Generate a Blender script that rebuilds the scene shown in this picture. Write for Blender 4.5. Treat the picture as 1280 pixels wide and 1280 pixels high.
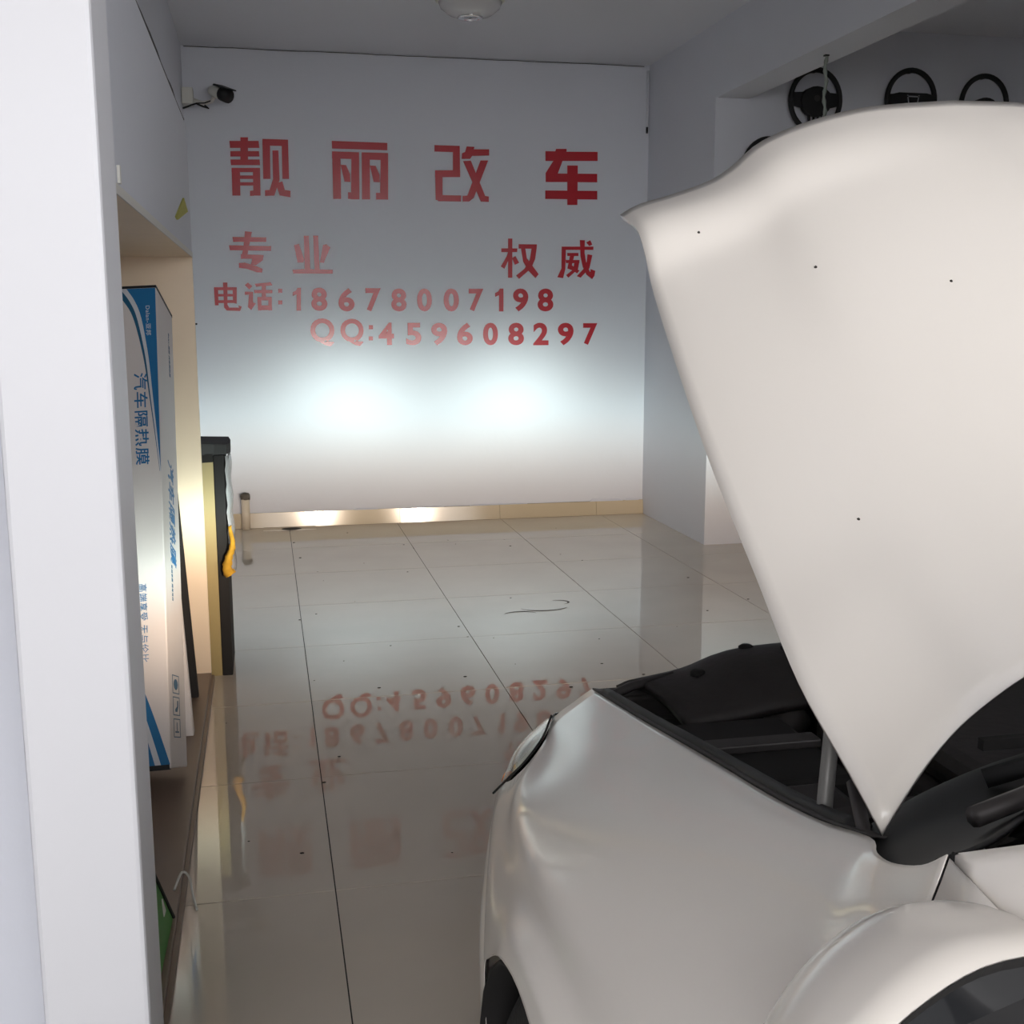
import bpy, bmesh, math, random
from mathutils import Vector, Matrix
random.seed(7)
PI = math.pi
for o in list(bpy.data.objects):
    bpy.data.objects.remove(o)
SC = bpy.context.scene
COL = SC.collection

# ------------------------------------------------------------------ camera, world, exposure
F, YAW, PITCH, ROLL, CAMH = 1442.96, 0.209642, 0.168039, -0.001759, 1.5374
FWD = Vector((math.sin(YAW)*math.cos(PITCH), math.cos(YAW)*math.cos(PITCH), -math.sin(PITCH)))
RIGHT = Vector((math.cos(YAW), -math.sin(YAW), 0))
UP = RIGHT.cross(FWD)
RIGHT, UP = (RIGHT*math.cos(ROLL) + UP*math.sin(ROLL), UP*math.cos(ROLL) - RIGHT*math.sin(ROLL))
cam = bpy.data.cameras.new('camera')
camo = bpy.data.objects.new('camera', cam)
COL.objects.link(camo)
M = Matrix((RIGHT, UP, -FWD)).transposed().to_4x4()
M.translation = (0, 0, CAMH)
camo.matrix_world = M
cam.sensor_fit = 'HORIZONTAL'
cam.sensor_width = 36
cam.lens = 36*F/1280
cam.clip_start = .02
SC.camera = camo

world = bpy.data.worlds.new('overcast_sky')
SC.world = world
world.use_nodes = True
wn = world.node_tree
bg = wn.nodes['Background']
SKY = 5.2
wtc = wn.nodes.new('ShaderNodeTexCoord')
wsep = wn.nodes.new('ShaderNodeSeparateXYZ')
wramp = wn.nodes.new('ShaderNodeValToRGB')
wn.links.new(wtc.outputs['Generated'], wsep.inputs[0])
wn.links.new(wsep.outputs['Z'], wramp.inputs[0])
wn.links.new(wramp.outputs[0], bg.inputs['Color'])
wramp.color_ramp.elements[0].position = 0.0
wramp.color_ramp.elements[0].color = (1.12, 1.11, 1.12, 1)
wramp.color_ramp.elements[1].position = .8
wramp.color_ramp.elements[1].color = (.84, .84, .86, 1)
bg.inputs['Strength'].default_value = SKY

vs = SC.view_settings
SC.display_settings.display_device = 'sRGB'
vs.view_transform = 'Standard'
vs.look = 'None'
vs.gamma = 1
vs.use_curve_mapping = False
vs.exposure = 0.0

BACK = 8.60          # back wall
WL = -.482           # left wall
WR = 2.883           # column / beam inner face
CEIL = 3.37
CF = -.27            # front plane of the built-in cupboard
XC = 1.22            # car centre line


def onwall(px, py, y=BACK):
    """point of the plane Y=y seen at a pixel of the photograph"""
    d = FWD + RIGHT*((px-640)/F) - UP*((py-640)/F)
    t = y/d.y
    return Vector((d.x*t, y, CAMH + d.z*t))

# ------------------------------------------------------------------ materials
MATS = {}


def mat(name, col, rough=.5, metal=0., noise=0., nscale=8., bump=0., bscale=60., coat=0., spec=.5,
        trans=0., emit=None, estr=0., alpha=1., ior=1.5, rvar=0.):
    if name in MATS:
        return MATS[name]
    m = bpy.data.materials.new(name)
    m.use_nodes = True
    nt = m.node_tree
    b = nt.nodes['Principled BSDF']
    b.inputs['Base Color'].default_value = (*col, 1)
    b.inputs['Roughness'].default_value = rough
    b.inputs['Metallic'].default_value = metal
    b.inputs['Specular IOR Level'].default_value = spec
    b.inputs['IOR'].default_value = ior
    b.inputs['Coat Weight'].default_value = coat
    b.inputs['Coat Roughness'].default_value = .18 if 'red' in name else .04
    b.inputs['Transmission Weight'].default_value = trans
    b.inputs['Alpha'].default_value = alpha
    if emit:
        b.inputs['Emission Color'].default_value = (*emit, 1)
        b.inputs['Emission Strength'].default_value = estr
    tc = nt.nodes.new('ShaderNodeTexCoord')
    if noise or rvar:
        n = nt.nodes.new('ShaderNodeTexNoise')
        n.inputs['Scale'].default_value = nscale
        n.inputs['Detail'].default_value = 6
        nt.links.new(tc.outputs['Object'], n.inputs['Vector'])
        if noise:
            mx = nt.nodes.new('ShaderNodeMix')
            mx.data_type = 'RGBA'
            mx.inputs['A'].default_value = (*[c*(1-noise) for c in col], 1)
            mx.inputs['B'].default_value = (*[min(1, c*(1+noise)) for c in col], 1)
            nt.links.new(n.outputs['Fac'], mx.inputs['Factor'])
            nt.links.new(mx.outputs['Result'], b.inputs['Base Color'])
        if rvar:
            mr = nt.nodes.new('ShaderNodeMapRange')
            mr.inputs['From Min'].default_value = .3
            mr.inputs['From Max'].default_value = .7
            mr.inputs['To Min'].default_value = max(0, rough-rvar)
            mr.inputs['To Max'].default_value = rough+rvar
            nt.links.new(n.outputs['Fac'], mr.inputs['Value'])
            nt.links.new(mr.outputs['Result'], b.inputs['Roughness'])
    if bump:
        n2 = nt.nodes.new('ShaderNodeTexNoise')
        n2.inputs['Scale'].default_value = bscale
        n2.inputs['Detail'].default_value = 4
        nt.links.new(tc.outputs['Object'], n2.inputs['Vector'])
        bp = nt.nodes.new('ShaderNodeBump')
        bp.inputs['Strength'].default_value = bump
        bp.inputs['Distance'].default_value = .01
        nt.links.new(n2.outputs['Fac'], bp.inputs['Height'])
        nt.links.new(bp.outputs['Normal'], b.inputs['Normal'])
    MATS[name] = m
    return m


def floor_material():
    m = mat('polished_floor_tile', (.64, .565, .475), .13, noise=.10, nscale=2.2)
    nt = m.node_tree
    b = nt.nodes['Principled BSDF']
    tc = nt.nodes.new('ShaderNodeNewGeometry')
    b.inputs['IOR'].default_value = 1.68
    n = nt.nodes.new('ShaderNodeTexNoise')          # scuffed streaks and dull patches
    n.inputs['Scale'].default_value = 1.7
    n.inputs['Detail'].default_value = 8
    n.inputs['Roughness'].default_value = .65
    mp = nt.nodes.new('ShaderNodeMapping')
    mp.inputs['Scale'].default_value = (1, 2.4, 1)
    nt.links.new(tc.outputs['Position'], mp.inputs['Vector'])
    nt.links.new(mp.outputs['Vector'], n.inputs['Vector'])
    mr = nt.nodes.new('ShaderNodeMapRange')
    mr.inputs['From Min'].default_value = .35
    mr.inputs['From Max'].default_value = .75
    mr.inputs['To Min'].default_value = .004
    mr.inputs['To Max'].default_value = .026
    nt.links.new(n.outputs['Fac'], mr.inputs['Value'])
    nt.links.new(mr.outputs['Result'], b.inputs['Roughness'])
    return m


M_WALL = mat('white_wall_paint', (.64, .655, .71), .72, noise=.03, nscale=1.5, bump=.08, bscale=30)
M_CEIL = mat('white_ceiling_paint', (.67, .685, .735), .8, noise=.03, nscale=1.2)
M_PORCH = mat('grey_added_porch', (.33, .32, .31), .85, noise=.1, nscale=2)
M_TRIM = mat('white_door_trim', (.69, .695, .73), .5, noise=.02, nscale=5)
M_TILE = floor_material()
M_GROUT = mat('dark_grout', (.03, .027, .023), .9)
M_GROUND = mat('concrete_apron', (.27, .255, .24), .85, noise=.15, nscale=3, bump=.2)
M_SKIRT = mat('glazed_skirting_tile', (.56, .47, .33), .12, noise=.06, nscale=4)
M_RED = mat('glossy_red_acrylic', (.44, .006, .018), .33, coat=.5, spec=.3)
M_CAB = mat('beige_melamine', (.86, .70, .52), .42, noise=.05, nscale=6)
M_CABBASE = mat('brown_shelf_board', (.26, .19, .145), .4, noise=.08, nscale=5)
M_CARTON = mat('grey_white_carton', (.70, .655, .635), .45, noise=.03, nscale=9)
M_BLUE = mat('blue_print', (.010, .15, .36), .4)
M_BLUE2 = mat('dark_blue_print', (.01, .10, .20), .45)
M_PALE = mat('pale_print', (.62, .64, .68), .45)
M_BLACK = mat('black_plastic', (.012, .012, .013), .55, spec=.35)
M_BLACKM = mat('matt_black', (.008, .007, .007), .8)
M_ENG = mat('dusty_black_engine_plastic', (.028, .024, .024), .6, noise=.3, nscale=20, bump=.1)
M_ENG2 = mat('dusty_dark_metal', (.055, .05, .05), .5, metal=.3, noise=.3, nscale=25)
M_ENG2B = mat('worn_grey_metal', (.20, .195, .19), .45, metal=.4)
M_STEEL = mat('grey_steel', (.35, .34, .34), .35, metal=.9)
M_CHROME = mat('chrome', (.8, .8, .8), .08, metal=1)
M_PAINT = mat('white_car_paint', (.90, .85, .79), .30, coat=.7, noise=.01, nscale=3)
M_GLASSDK = mat('tinted_car_glass', (.006, .007, .008), .03, spec=.6)
M_RUBBER = mat('black_rubber', (.015, .015, .015), .75, bump=.2, bscale=90)
M_LENS = mat('clear_lens_plastic', (.93, .93, .90), .03, trans=1., ior=1.2)
M_BULB = mat('lit_lamp_lens', (.9, .95, .95), .2, emit=(.85, 1, .96), estr=14.)
M_AMBER = mat('amber_indicator', (.85, .28, .08), .25)
M_REFL = mat('pale_reflector', (.80, .76, .62), .25, metal=.4)
M_MIRROR = mat('mirror_glass', (.02, .021, .023), .05, metal=.0, spec=.3)
M_CREAM = mat('cream_pipe_plastic', (.66, .58, .46), .4)
M_DIRT = mat('brown_dirt', (.10, .085, .07), .9)
M_YEL = mat('ochre_cloth', (.50, .27, .02), .9, noise=.4, nscale=40, bump=.4)
M_YEL2 = mat('yellow_green_ribbon', (.42, .40, .03), .5)
M_GREEN = mat('green_printed_card', (.06, .26, .04), .45)
M_WHITEP = mat('white_plastic', (.62, .61, .56), .4)
M_PLASTIC = mat('crumpled_clear_film', (.42, .42, .43), .18, bump=.6, bscale=35, alpha=.75)
M_OLIVE = mat('olive_gold_panel', (.36, .28, .12), .38, noise=.06, nscale=4)
M_DUST = mat('dark_specks', (.03, .025, .02), .9)
M_DOME = mat('frosted_dome_glass', (.62, .62, .63), .18)
M_CHAIN = mat('pale_green_bead_cord', (.22, .25, .22), .4)

# ------------------------------------------------------------------ helpers


def link(o, parent=None):
    COL.objects.link(o)
    if parent is not None:
        o.parent = parent
    return o


def new_mesh(name, verts, faces, m, parent=None, smooth=False, angle=None):
    me = bpy.data.meshes.new(name)
    me.from_pydata([tuple(v) for v in verts], [], faces)
    me.materials.append(m)
    if smooth:
        me.polygons.foreach_set('use_smooth', [True]*len(me.polygons))
    me.update()
    o = bpy.data.objects.new(name, me)
    link(o, parent)
    return o


def from_bm(name, bm, m, parent=None, smooth=False):
    bmesh.ops.recalc_face_normals(bm, faces=bm.faces)
    me = bpy.data.meshes.new(name)
    bm.to_mesh(me)
    bm.free()
    me.materials.append(m)
    if smooth:
        me.polygons.foreach_set('use_smooth', [True]*len(me.polygons))
    o = bpy.data.objects.new(name, me)
    link(o, parent)
    return o


def bm_box(bm, lo, hi, bevel=0.):
    r = bmesh.ops.create_cube(bm, size=1)
    vsx = r['verts']
    for v in vsx:
        v.co = Vector([(lo[i]+hi[i])/2 + v.co[i]*(hi[i]-lo[i]) for i in range(3)])
    if bevel:
        es = set(e for v in vsx for e in v.link_edges)
        bmesh.ops.bevel(bm, geom=list(es), offset=bevel, segments=2, affect='EDGES', profile=.5)


def bm_hexa(bm, pts):
    """8 corners: bottom loop 4 then top loop 4"""
    v = [bm.verts.new(p) for p in pts]
    for f in ((3, 2, 1, 0), (4, 5, 6, 7), (0, 1, 5, 4), (1, 2, 6, 5), (2, 3, 7, 6), (3, 0, 4, 7)):
        bm.faces.new([v[i] for i in f])


def bm_tube(bm, path, r, n=8, cap=True):
    path = [Vector(p) for p in path]
    rs = r if isinstance(r, (list, tuple)) else [r]*len(path)
    rings = []
    up = None
    for i, p in enumerate(path):
        t = (path[min(i+1, len(path)-1)] - path[max(i-1, 0)]).normalized()
        if up is None:
            up = Vector((0, 0, 1)) if abs(t.z) < .9 else Vector((1, 0, 0))
        a = t.cross(up).normalized()
        b = a.cross(t).normalized()
        up = b
        rings.append([bm.verts.new(p + (a*math.cos(2*PI*k/n) + b*math.sin(2*PI*k/n))*rs[i]) for k in range(n)])
    for A, B in zip(rings, rings[1:]):
        for k in range(n):
            bm.faces.new((A[k], A[(k+1) % n], B[(k+1) % n], B[k]))
    if cap:
        bm.faces.new(rings[0][::-1])
        bm.faces.new(rings[-1])


def bm_lathe(bm, prof, centre=(0, 0, 0), n=24, axis='Z'):
    rings = []
    c = Vector(centre)
    for r, h in prof:
        ring = []
        for k in range(n):
            a = 2*PI*k/n
            if axis == 'Z':
                v = Vector((r*math.cos(a), r*math.sin(a), h))
            elif axis == 'Y':
                v = Vector((r*math.cos(a), h, r*math.sin(a)))
            else:
                v = Vector((h, r*math.cos(a), r*math.sin(a)))
            ring.append(bm.verts.new(c+v))
        rings.append(ring)
    for A, B in zip(rings, rings[1:]):
        for k in range(n):
            bm.faces.new((A[k], A[(k+1) % n], B[(k+1) % n], B[k]))
    bm.faces.new(rings[0][::-1])
    bm.faces.new(rings[-1])


def box(name, lo, hi, m, parent=None, bevel=0.):
    bm = bmesh.new()
    bm_box(bm, lo, hi, bevel)
    return from_bm(name, bm, m, parent)


def tube(name, path, r, m, parent=None, n=8):
    bm = bmesh.new()
    bm_tube(bm, path, r, n)
    return from_bm(name, bm, m, parent, True)


def crom(P, n):
    """Catmull-Rom through points P, n samples per span"""
    P = [Vector(p) for p in P]
    out = []
    for i in range(len(P)-1):
        p0 = P[i-1] if i else P[0]*2-P[1]
        p1, p2 = P[i], P[i+1]
        p3 = P[i+2] if i+2 < len(P) else P[-1]*2-P[-2]
        for k in range(n):
            t = k/n
            out.append(.5*((2*p1) + (p2-p0)*t + (2*p0-5*p1+4*p2-p3)*t*t + (3*p1-p0-3*p2+p3)*t**3))
    out.append(P[-1].copy())
    return out


def grid_mesh(name, G, m, parent=None, thick=0., flip=False, mirror=False):
    """G: rows of points -> smooth surface, optionally solidified / mirrored about the car centre"""
    R, Cn = len(G), len(G[0])
    verts = []
    for r in G:
        for p in r:
            p = Vector(p)
            if mirror:
                p = Vector((2*XC-p.x, p.y, p.z))
            verts.append(p)
    faces = []
    for i in range(R-1):
        for j in range(Cn-1):
            f = (i*Cn+j, i*Cn+j+1, (i+1)*Cn+j+1, (i+1)*Cn+j)
            if flip != mirror:
                f = f[::-1]
            faces.append(f)
    if m in (M_PAINT, M_GLASSDK) and name != 'hood':      # outer skins: normals away from the cabin
        ref = Vector((XC, .3, .55))
        tot = 0
        for f in faces:
            a, b, c = verts[f[0]], verts[f[1]], verts[f[2]]
            tot += (b-a).cross(c-a).dot((a+c)/2-ref)
        if tot < 0 and not name.startswith('mirror'):
            faces = [f[::-1] for f in faces]
    o = new_mesh(name, verts, faces, m, parent, True)
    if thick:
        md = o.modifiers.new('thickness', 'SOLIDIFY')
        md.thickness = thick
        md.offset = -1
    return o


def loft(rows, nu=4, nv=4):
    rr = [crom(r, nv) for r in rows]
    cols = [crom([r[j] for r in rr], nu) for j in range(len(rr[0]))]
    return [[cols[j][i] for j in range(len(cols))] for i in range(len(cols[0]))]


def thing(name, label, cat, loc=(0, 0, 0), group=None):
    o = bpy.data.objects.new(name, None)
    o.empty_display_size = .1
    link(o)
    o.location = loc
    return tag(o, label, cat, group)


def tag(o, label, cat, group=None):
    o['label'] = label
    o['category'] = cat
    if group:
        o['group'] = group
    return o


def struct(o):
    o['kind'] = 'structure'
    return o


def local(root):
    """keep children modelled in world coordinates under an Empty that stands at its base"""
    bpy.context.view_layer.update()
    inv = Matrix.Translation(-root.location)
    for ch in root.children:
        ch.matrix_parent_inverse = inv
    return root


def prism(name, polys, m, depth, to3d, normal, parent=None):
    """flat polygons (2-D) set on a plane and given a thickness"""
    bm = bmesh.new()
    for i, P in enumerate(polys):
        d = depth*(1+.04*i)
        base = [to3d(*q) for q in P]
        top = [b + normal*d for b in base]
        a = [bm.verts.new(v) for v in base]
        b = [bm.verts.new(v) for v in top]
        n = len(P)
        bm.faces.new(b)
        bm.faces.new(a[::-1])
        for k in range(n):
            bm.faces.new((a[k], a[(k+1) % n], b[(k+1) % n], b[k]))
    return from_bm(name, bm, m, parent)


def glyph_mesh(txt, bold=0., extrude=.02, spacing=1., shear=0.):
    cu = bpy.data.curves.new('glyph', 'FONT')
    cu.body = txt
    cu.size = 1
    cu.extrude = extrude
    cu.offset = bold
    cu.space_character = spacing
    cu.shear = shear
    cu.resolution_u = 5
    o = bpy.data.objects.new('glyph', cu)
    link(o)
    dg = bpy.context.evaluated_depsgraph_get()
    me = bpy.data.meshes.new_from_object(o.evaluated_get(dg))
    bpy.data.objects.remove(o)
    bpy.data.curves.remove(cu)
    return me


def place_text(name, txt, m, origin, ex, ey, w, h, depth=.003, bold=0., parent=None, spacing=1., shear=0.):
    """text whose bounding box is w x h, centred at origin, x along ex and up along ey"""
    me = glyph_mesh(txt, bold, .5, spacing, shear)
    me.name = name
    xs = [v.co.x for v in me.vertices]
    ys = [v.co.y for v in me.vertices]
    x0, x1, y0, y1 = min(xs), max(xs), min(ys), max(ys)
    sy = h/(y1-y0)
    sx = w/(x1-x0) if w else sy
    ex, ey = Vector(ex).normalized(), Vector(ey).normalized()
    ez = ex.cross(ey)
    og = Vector(origin)
    for v in me.vertices:
        a = (v.co.x-(x0+x1)/2)*sx
        b = (v.co.y-(y0+y1)/2)*sy
        c = (v.co.z+.5)*depth
        v.co = og + ex*a + ey*b + ez*c
    me.materials.clear()
    me.materials.append(m)
    o = bpy.data.objects.new(name, me)
    link(o, parent)
    return o

# ================================================================== SETTING
T = .8
X0, Y0 = .13727, 2.95755
floor = struct(box('floor', (-.60, 1.70, -.12), (5.8, 8.62, -.004), M_GROUT))
xs = [X0+T*k for k in range(-1, 8)]
ys = [Y0+T*k for k in range(-2, 8)]
ys[-1] = BACK
ys[0] = 1.70
for i in range(len(xs)-1):
    for j in range(len(ys)-1):
        lo = (max(xs[i], -.58)+.0017, ys[j]+.0024, -.01)
        hi = (min(xs[i+1], 5.78)-.0017, ys[j+1]-.0024, random.uniform(-.0004, .0002))
        if hi[0]-lo[0] < .05 or (lo[0] > WR and lo[1] > 7.27):
            continue
        bm = bmesh.new()
        bm_box(bm, lo, hi)
        t = from_bm('floor_tile', bm, M_TILE, floor)
struct(box('ground', (-9, -16, -.2), (12, 1.70, -.012), M_GROUND))
struct(box('ceiling', (-.8, 1.62, CEIL), (6.0, 8.8, CEIL+.15), M_CEIL))
struct(box('wall_back', (-.8, BACK, -.1), (WR+.02, BACK+.2, CEIL), M_WALL))
# left wall: recess behind the cupboard, flush beyond it and above it
bm = bmesh.new()
bm_box(bm, (-.8, 1.62, -.1), (-.565, 4.96, 2.30))
bm_box(bm, (-.8, 4.96, -.1), (WL, BACK, 2.30))
bm_box(bm, (-.8, 1.62, 2.30), (WL, BACK, CEIL))
struct(from_bm('wall_left', bm, M_WALL))
struct(box('wall_right', (WR, 7.27, -.1), (5.9, BACK+.2, CEIL), M_WALL))
struct(box('wall_side', (5.8, 1.62, -.1), (6.0, 7.27, CEIL), M_WALL))
struct(box('trim_beam', (WR, 1.85, 2.912), (WR+.228, 7.27, CEIL), M_WALL))
# front wall with the wide shutter opening, narrowed to shade the right bay
struct(box('wall_front', (2.75, 1.62, -.1), (5.9, 1.85, CEIL), M_WALL))
struct(box('wall_added_lintel', (-.8, 1.62, 2.98), (2.75, 1.85, CEIL), M_WALL))  # unseen lintel put in to keep the ceiling dim
struct(box('wall_entrance', (-2.6, 1.76, -.1), (-.33, 1.85, 3.6), M_WALL))
# unseen forecourt roof and walls, added so daylight falls from the street side only
struct(box('ceiling_added_porch', (-2.6, -1.9, 3.05), (6.0, 1.62, 3.25), M_PORCH))
struct(box('wall_added_porch', (-1.75, -1.9, -.1), (-1.60, 1.76, 3.05), M_PORCH))
struct(box('wall_added_porch_right', (5.0, -1.9, -.1), (5.2, 1.62, 3.05), M_WALL))
bm = bmesh.new()
bm_box(bm, (-.340, 1.60, -.012), (-.196, 1.775, 3.6), .007)
pil = struct(from_bm('trim_pillar', bm, M_TRIM))
# skirting tiles on the back wall
base = struct(box('baseboard_back', (WL, BACK-.008, 0.0), (WR, BACK, .108), M_GROUT))
sx = [WL, X0-.62, .345, X0+.8, X0+1.6+.015, X0+2.4-.03, WR]
sx = [WL, -.33, .345, .96, 1.73, 2.50, WR]
for a, b in zip(sx, sx[1:]):
    h = .108+random.uniform(-.002, .002)
    bm = bmesh.new()          # set a little proud at the foot, so the glaze leans back
    bm_hexa(bm, [(a+.001, BACK-.030, .001), (b-.001, BACK-.030, .001), (b-.001, BACK-.007, .001), (a+.001, BACK-.007, .001),
                 (a+.001, BACK-.0155, h), (b-.001, BACK-.0155, h), (b-.001, BACK-.007, h), (a+.001, BACK-.007, h)])
    from_bm('skirting_tile', bm, M_SKIRT, base)
# plaster smears over the skirting
bm = bmesh.new()
for a, b, h in ((.62, .80, .012), (1.05, 1.30, .010), (1.5, 1.95, .008), (2.45, 2.72, .02), (2.74, 2.85, .015)):
    bm_hexa(bm, [(a, BACK-.018, .108), (b, BACK-.018, .108), (b, BACK-.001, .108), (a, BACK-.001, .108),
                 (a+.02, BACK-.004, .108+h), (b-.03, BACK-.004, .108+h*.7), (b-.03, BACK-.001, .108+h*.7), (a+.02, BACK-.001, .108+h)])
o = from_bm('plaster_smear', bm, M_WALL, base)

# ================================================================== SIGN ON THE BACK WALL
BIG = {
 '靓': ((200, 50), [
   [(402,487),(440,487),(440,600),(402,600)], [(347,505),(493,505),(497,540),(350,540)],
   [(352,556),(495,556),(497,583),(352,583)], [(352,598),(498,598),(500,626),(355,626)],
   [(358,640),(400,640),(402,778),(362,778)], [(464,640),(500,640),(503,778),(467,778)],
   [(358,640),(500,640),(500,661),(358,661)], [(398,678),(466,678),(466,695),(398,695)],
   [(398,712),(468,712),(468,728),(398,728)], [(450,755),(470,752),(470,779),(450,780)],
   [(512,497),(550,497),(552,695),(516,695)], [(512,495),(640,499),(640,531),(512,528)],
   [(608,499),(640,499),(645,695),(612,695)], [(562,553),(592,553),(598,700),(565,700)],
   [(566,692),(598,700),(572,778),(525,780),(525,752),(548,750)],
   [(578,716),(612,708),(624,750),(652,755),(652,787),(598,777)]]),
 '丽': ((200, 50), [
   [(859,505),(1136,515),(1136,552),(860,543)], [(860,557),(995,562),(995,597),(860,592)],
   [(860,557),(902,559),(905,795),(866,795)], [(957,561),(995,562),(997,797),(955,797)],
   [(903,624),(930,626),(950,672),(952,710),(922,708)], [(940,762),(960,762),(960,797),(940,795)],
   [(1008,562),(1140,566),(1140,602),(1008,597)], [(1008,562),(1048,563),(1050,797),(1010,797)],
   [(1103,565),(1140,566),(1140,798),(1100,798)], [(1049,628),(1078,630),(1098,676),(1099,712),(1068,710)],
   [(1080,765),(1105,765),(1105,798),(1080,798)]]),
 '改': ((500, 50), [
   [(172,526),(298,530),(298,562),(172,558)], [(264,530),(298,530),(300,685),(264,685)],
   [(175,652),(300,652),(300,686),(175,686)], [(175,652),(212,652),(212,800),(178,800)],
   [(178,775),(304,778),(304,808),(192,806),(178,795)],
   [(333,533),(372,535),(368,547),(445,547),(445,578),(360,580),(350,595),(308,595),(310,567),(325,560)],
   [(315,606),(353,603),(425,780),(443,783),(443,810),(404,808)],
   [(402,603),(440,603),(368,790),(345,808),(313,808),(313,780),(336,778)]]),
 '车': ((500, 50), [
   [(780,545),(832,545),(832,559),(987,560),(987,605),(812,605),(788,668),(985,670),(985,712),(728,710),
    (728,665),(766,605),(727,605),(727,556),(776,557)],
   [(836,628),(888,628),(886,825),(836,825)], [(726,753),(985,755),(985,798),(726,795)]]),
}
GRP = 'red characters of the wall sign'
NY = Vector((0, -1, 0))
MID = {
 '专': ((280, 285), 18.29, [
   [(480,75),(640,90),(560,470),(520,700),(385,700),(440,470)], [(195,205),(965,215),(965,318),(210,318)],
   [(115,395),(1075,415),(1075,525),(135,508)], [(385,600),(900,620),(860,700),(385,705)],
   [(640,640),(905,622),(885,740),(730,850),(610,840),(640,740)],
   [(340,800),(480,790),(730,870),(880,935),(870,1020),(760,1015),(520,935),(345,910)]]),
 '业': ((360, 285), 19.7, [
   [(390,195),(510,190),(550,1030),(410,1030)], [(620,190),(740,190),(780,1030),(655,1030)],
   [(150,425),(270,390),(400,780),(385,850),(235,850)], [(860,420),(945,400),(1040,480),(880,860),(785,850),(800,760)],
   [(110,1030),(400,1010),(1100,1030),(1100,1125),(130,1120)]]),
 '权': ((620, 290), 18.29, [
   [(275,150),(370,150),(370,1045),(275,1045)], [(120,375),(485,375),(480,460),(120,460)],
   [(275,455),(320,560),(190,840),(110,790),(240,560)], [(365,600),(440,550),(525,705),(430,750)],
   [(515,280),(930,285),(925,385),(515,380)], [(570,370),(665,375),(700,600),(970,965),(900,1055),(735,880),(620,680)],
   [(815,350),(925,370),(890,620),(800,830),(525,1070),(460,995),(650,840),(770,640)]]),
 '威': ((690, 290), 18.29, [
   [(220,335),(945,335),(940,410),(220,410)], [(220,335),(315,335),(300,850),(250,1055),(120,1035),(215,830)],
   [(345,480),(600,480),(600,550),(350,550)], [(410,540),(505,540),(450,760),(560,850),(625,880),(570,945),(470,880),(350,835)],
   [(310,640),(625,640),(620,715),(320,710)], [(520,640),(625,650),(590,850),(370,1045),(320,985),(480,860)],
   [(635,185),(745,190),(740,480),(780,720),(860,910),(980,890),(965,1000),(915,1075),(790,980),(700,800),(650,560)],
   [(810,510),(915,530),(850,830),(650,1045),(565,1010),(720,840),(790,680)],
   [(780,240),(870,190),(915,290),(850,320)], [(880,850),(985,890),(965,990),(880,960)]]),
 '电': ((260, 345), 12.8, [
   [(240,105),(310,105),(312,460),(340,505),(500,505),(480,470),(540,490),(515,560),(300,552),(258,505)],
   [(95,180),(460,180),(460,228),(98,228)], [(95,180),(158,180),(170,470),(112,470)], [(395,180),(460,180),(460,445),(400,430)],
   [(110,288),(450,288),(450,328),(110,328)], [(110,388),(450,385),(455,432),(112,432)]]),
 '话': ((260, 345), 12.8, [
   [(590,145),(640,105),(710,165),(660,215)], [(590,250),(720,255),(720,420),(765,440),(690,545),(640,500),(655,300),(590,300)],
   [(745,125),(1000,100),(1030,150),(770,172)], [(735,225),(1030,225),(1030,275),(740,275)], [(860,140),(925,140),(925,340),(860,340)],
   [(790,335),(1020,335),(1020,390),(790,390)], [(790,335),(855,335),(855,550),(800,550)], [(965,335),(1020,335),(1025,550),(965,550)],
   [(800,470),(1020,470),(1020,545),(800,545)]]),
 '1': ((360, 355), 1., [[(10.5,5),(14.8,5),(14.8,33.5),(9.4,33.5),(9.4,13.2),(4.6,15.2),(4.6,10.6),(8.4,8.6)]]),
}
big_lab = {'靓': 'large red Chinese character 靓, first of the top line on the back wall',
           '丽': 'large red Chinese character 丽, second in the top line on the back wall',
           '改': 'large red Chinese character 改, third in the top line on the back wall',
           '车': 'large red Chinese character 车, last of the top line on the back wall'}
for ch, ((ox, oy), polys) in BIG.items():
    f = lambda a, b: onwall(ox+a/4, oy+b/4, BACK-.0005)
    o = prism('sign_character', polys, M_RED, .006, f, NY)
    tag(o, big_lab[ch], 'letter', GRP)


def sign(ch, cx, cy, w, h, label, bold=.02):
    if ch in MID:
        (ox, oy), k, polys = MID[ch]
        if ch == '1':
            ox, oy = cx-9.7, cy-19.2
        o = prism('sign_character', polys, M_RED, .006, lambda a, b: onwall(ox+a/k, oy+b/k, BACK-.0005), NY)
        return tag(o, label, 'letter', GRP)
    c = onwall(cx, cy, BACK-.0005)
    a = onwall(cx-w/2, cy, BACK)
    b = onwall(cx+w/2, cy, BACK)
    u = onwall(cx, cy-h/2, BACK)
    d = onwall(cx, cy+h/2, BACK)
    o = place_text('sign_character', ch, M_RED, c, (1, 0, 0), (0, 0, 1), (b-a).length, (u-d).length, .006, bold)
    return tag(o, label, 'letter', GRP)


sign('专', 312.5, 315, 52, 52, 'red Chinese character 专, left end of the second line', .026)
sign('业', 390.5, 318, 50, 49, 'red Chinese character 业, second from the left in the second line', .026)
sign('权', 650, 323, 47, 49, 'red Chinese character 权 to the left of 威', .024)
sign('威', 720.5, 324, 47, 48, 'red Chinese character 威, right end of the second line', .02)
sign('电', 284, 372, 34, 35, 'red Chinese character 电 that begins the phone line', .024)
sign('话', 324, 371, 33, 36, 'red Chinese character 话 beside the colon of the phone line', .02)
ORD = ['first', 'second', 'third', 'fourth', 'fifth', 'sixth', 'seventh', 'eighth', 'ninth', 'tenth', 'last']


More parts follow.
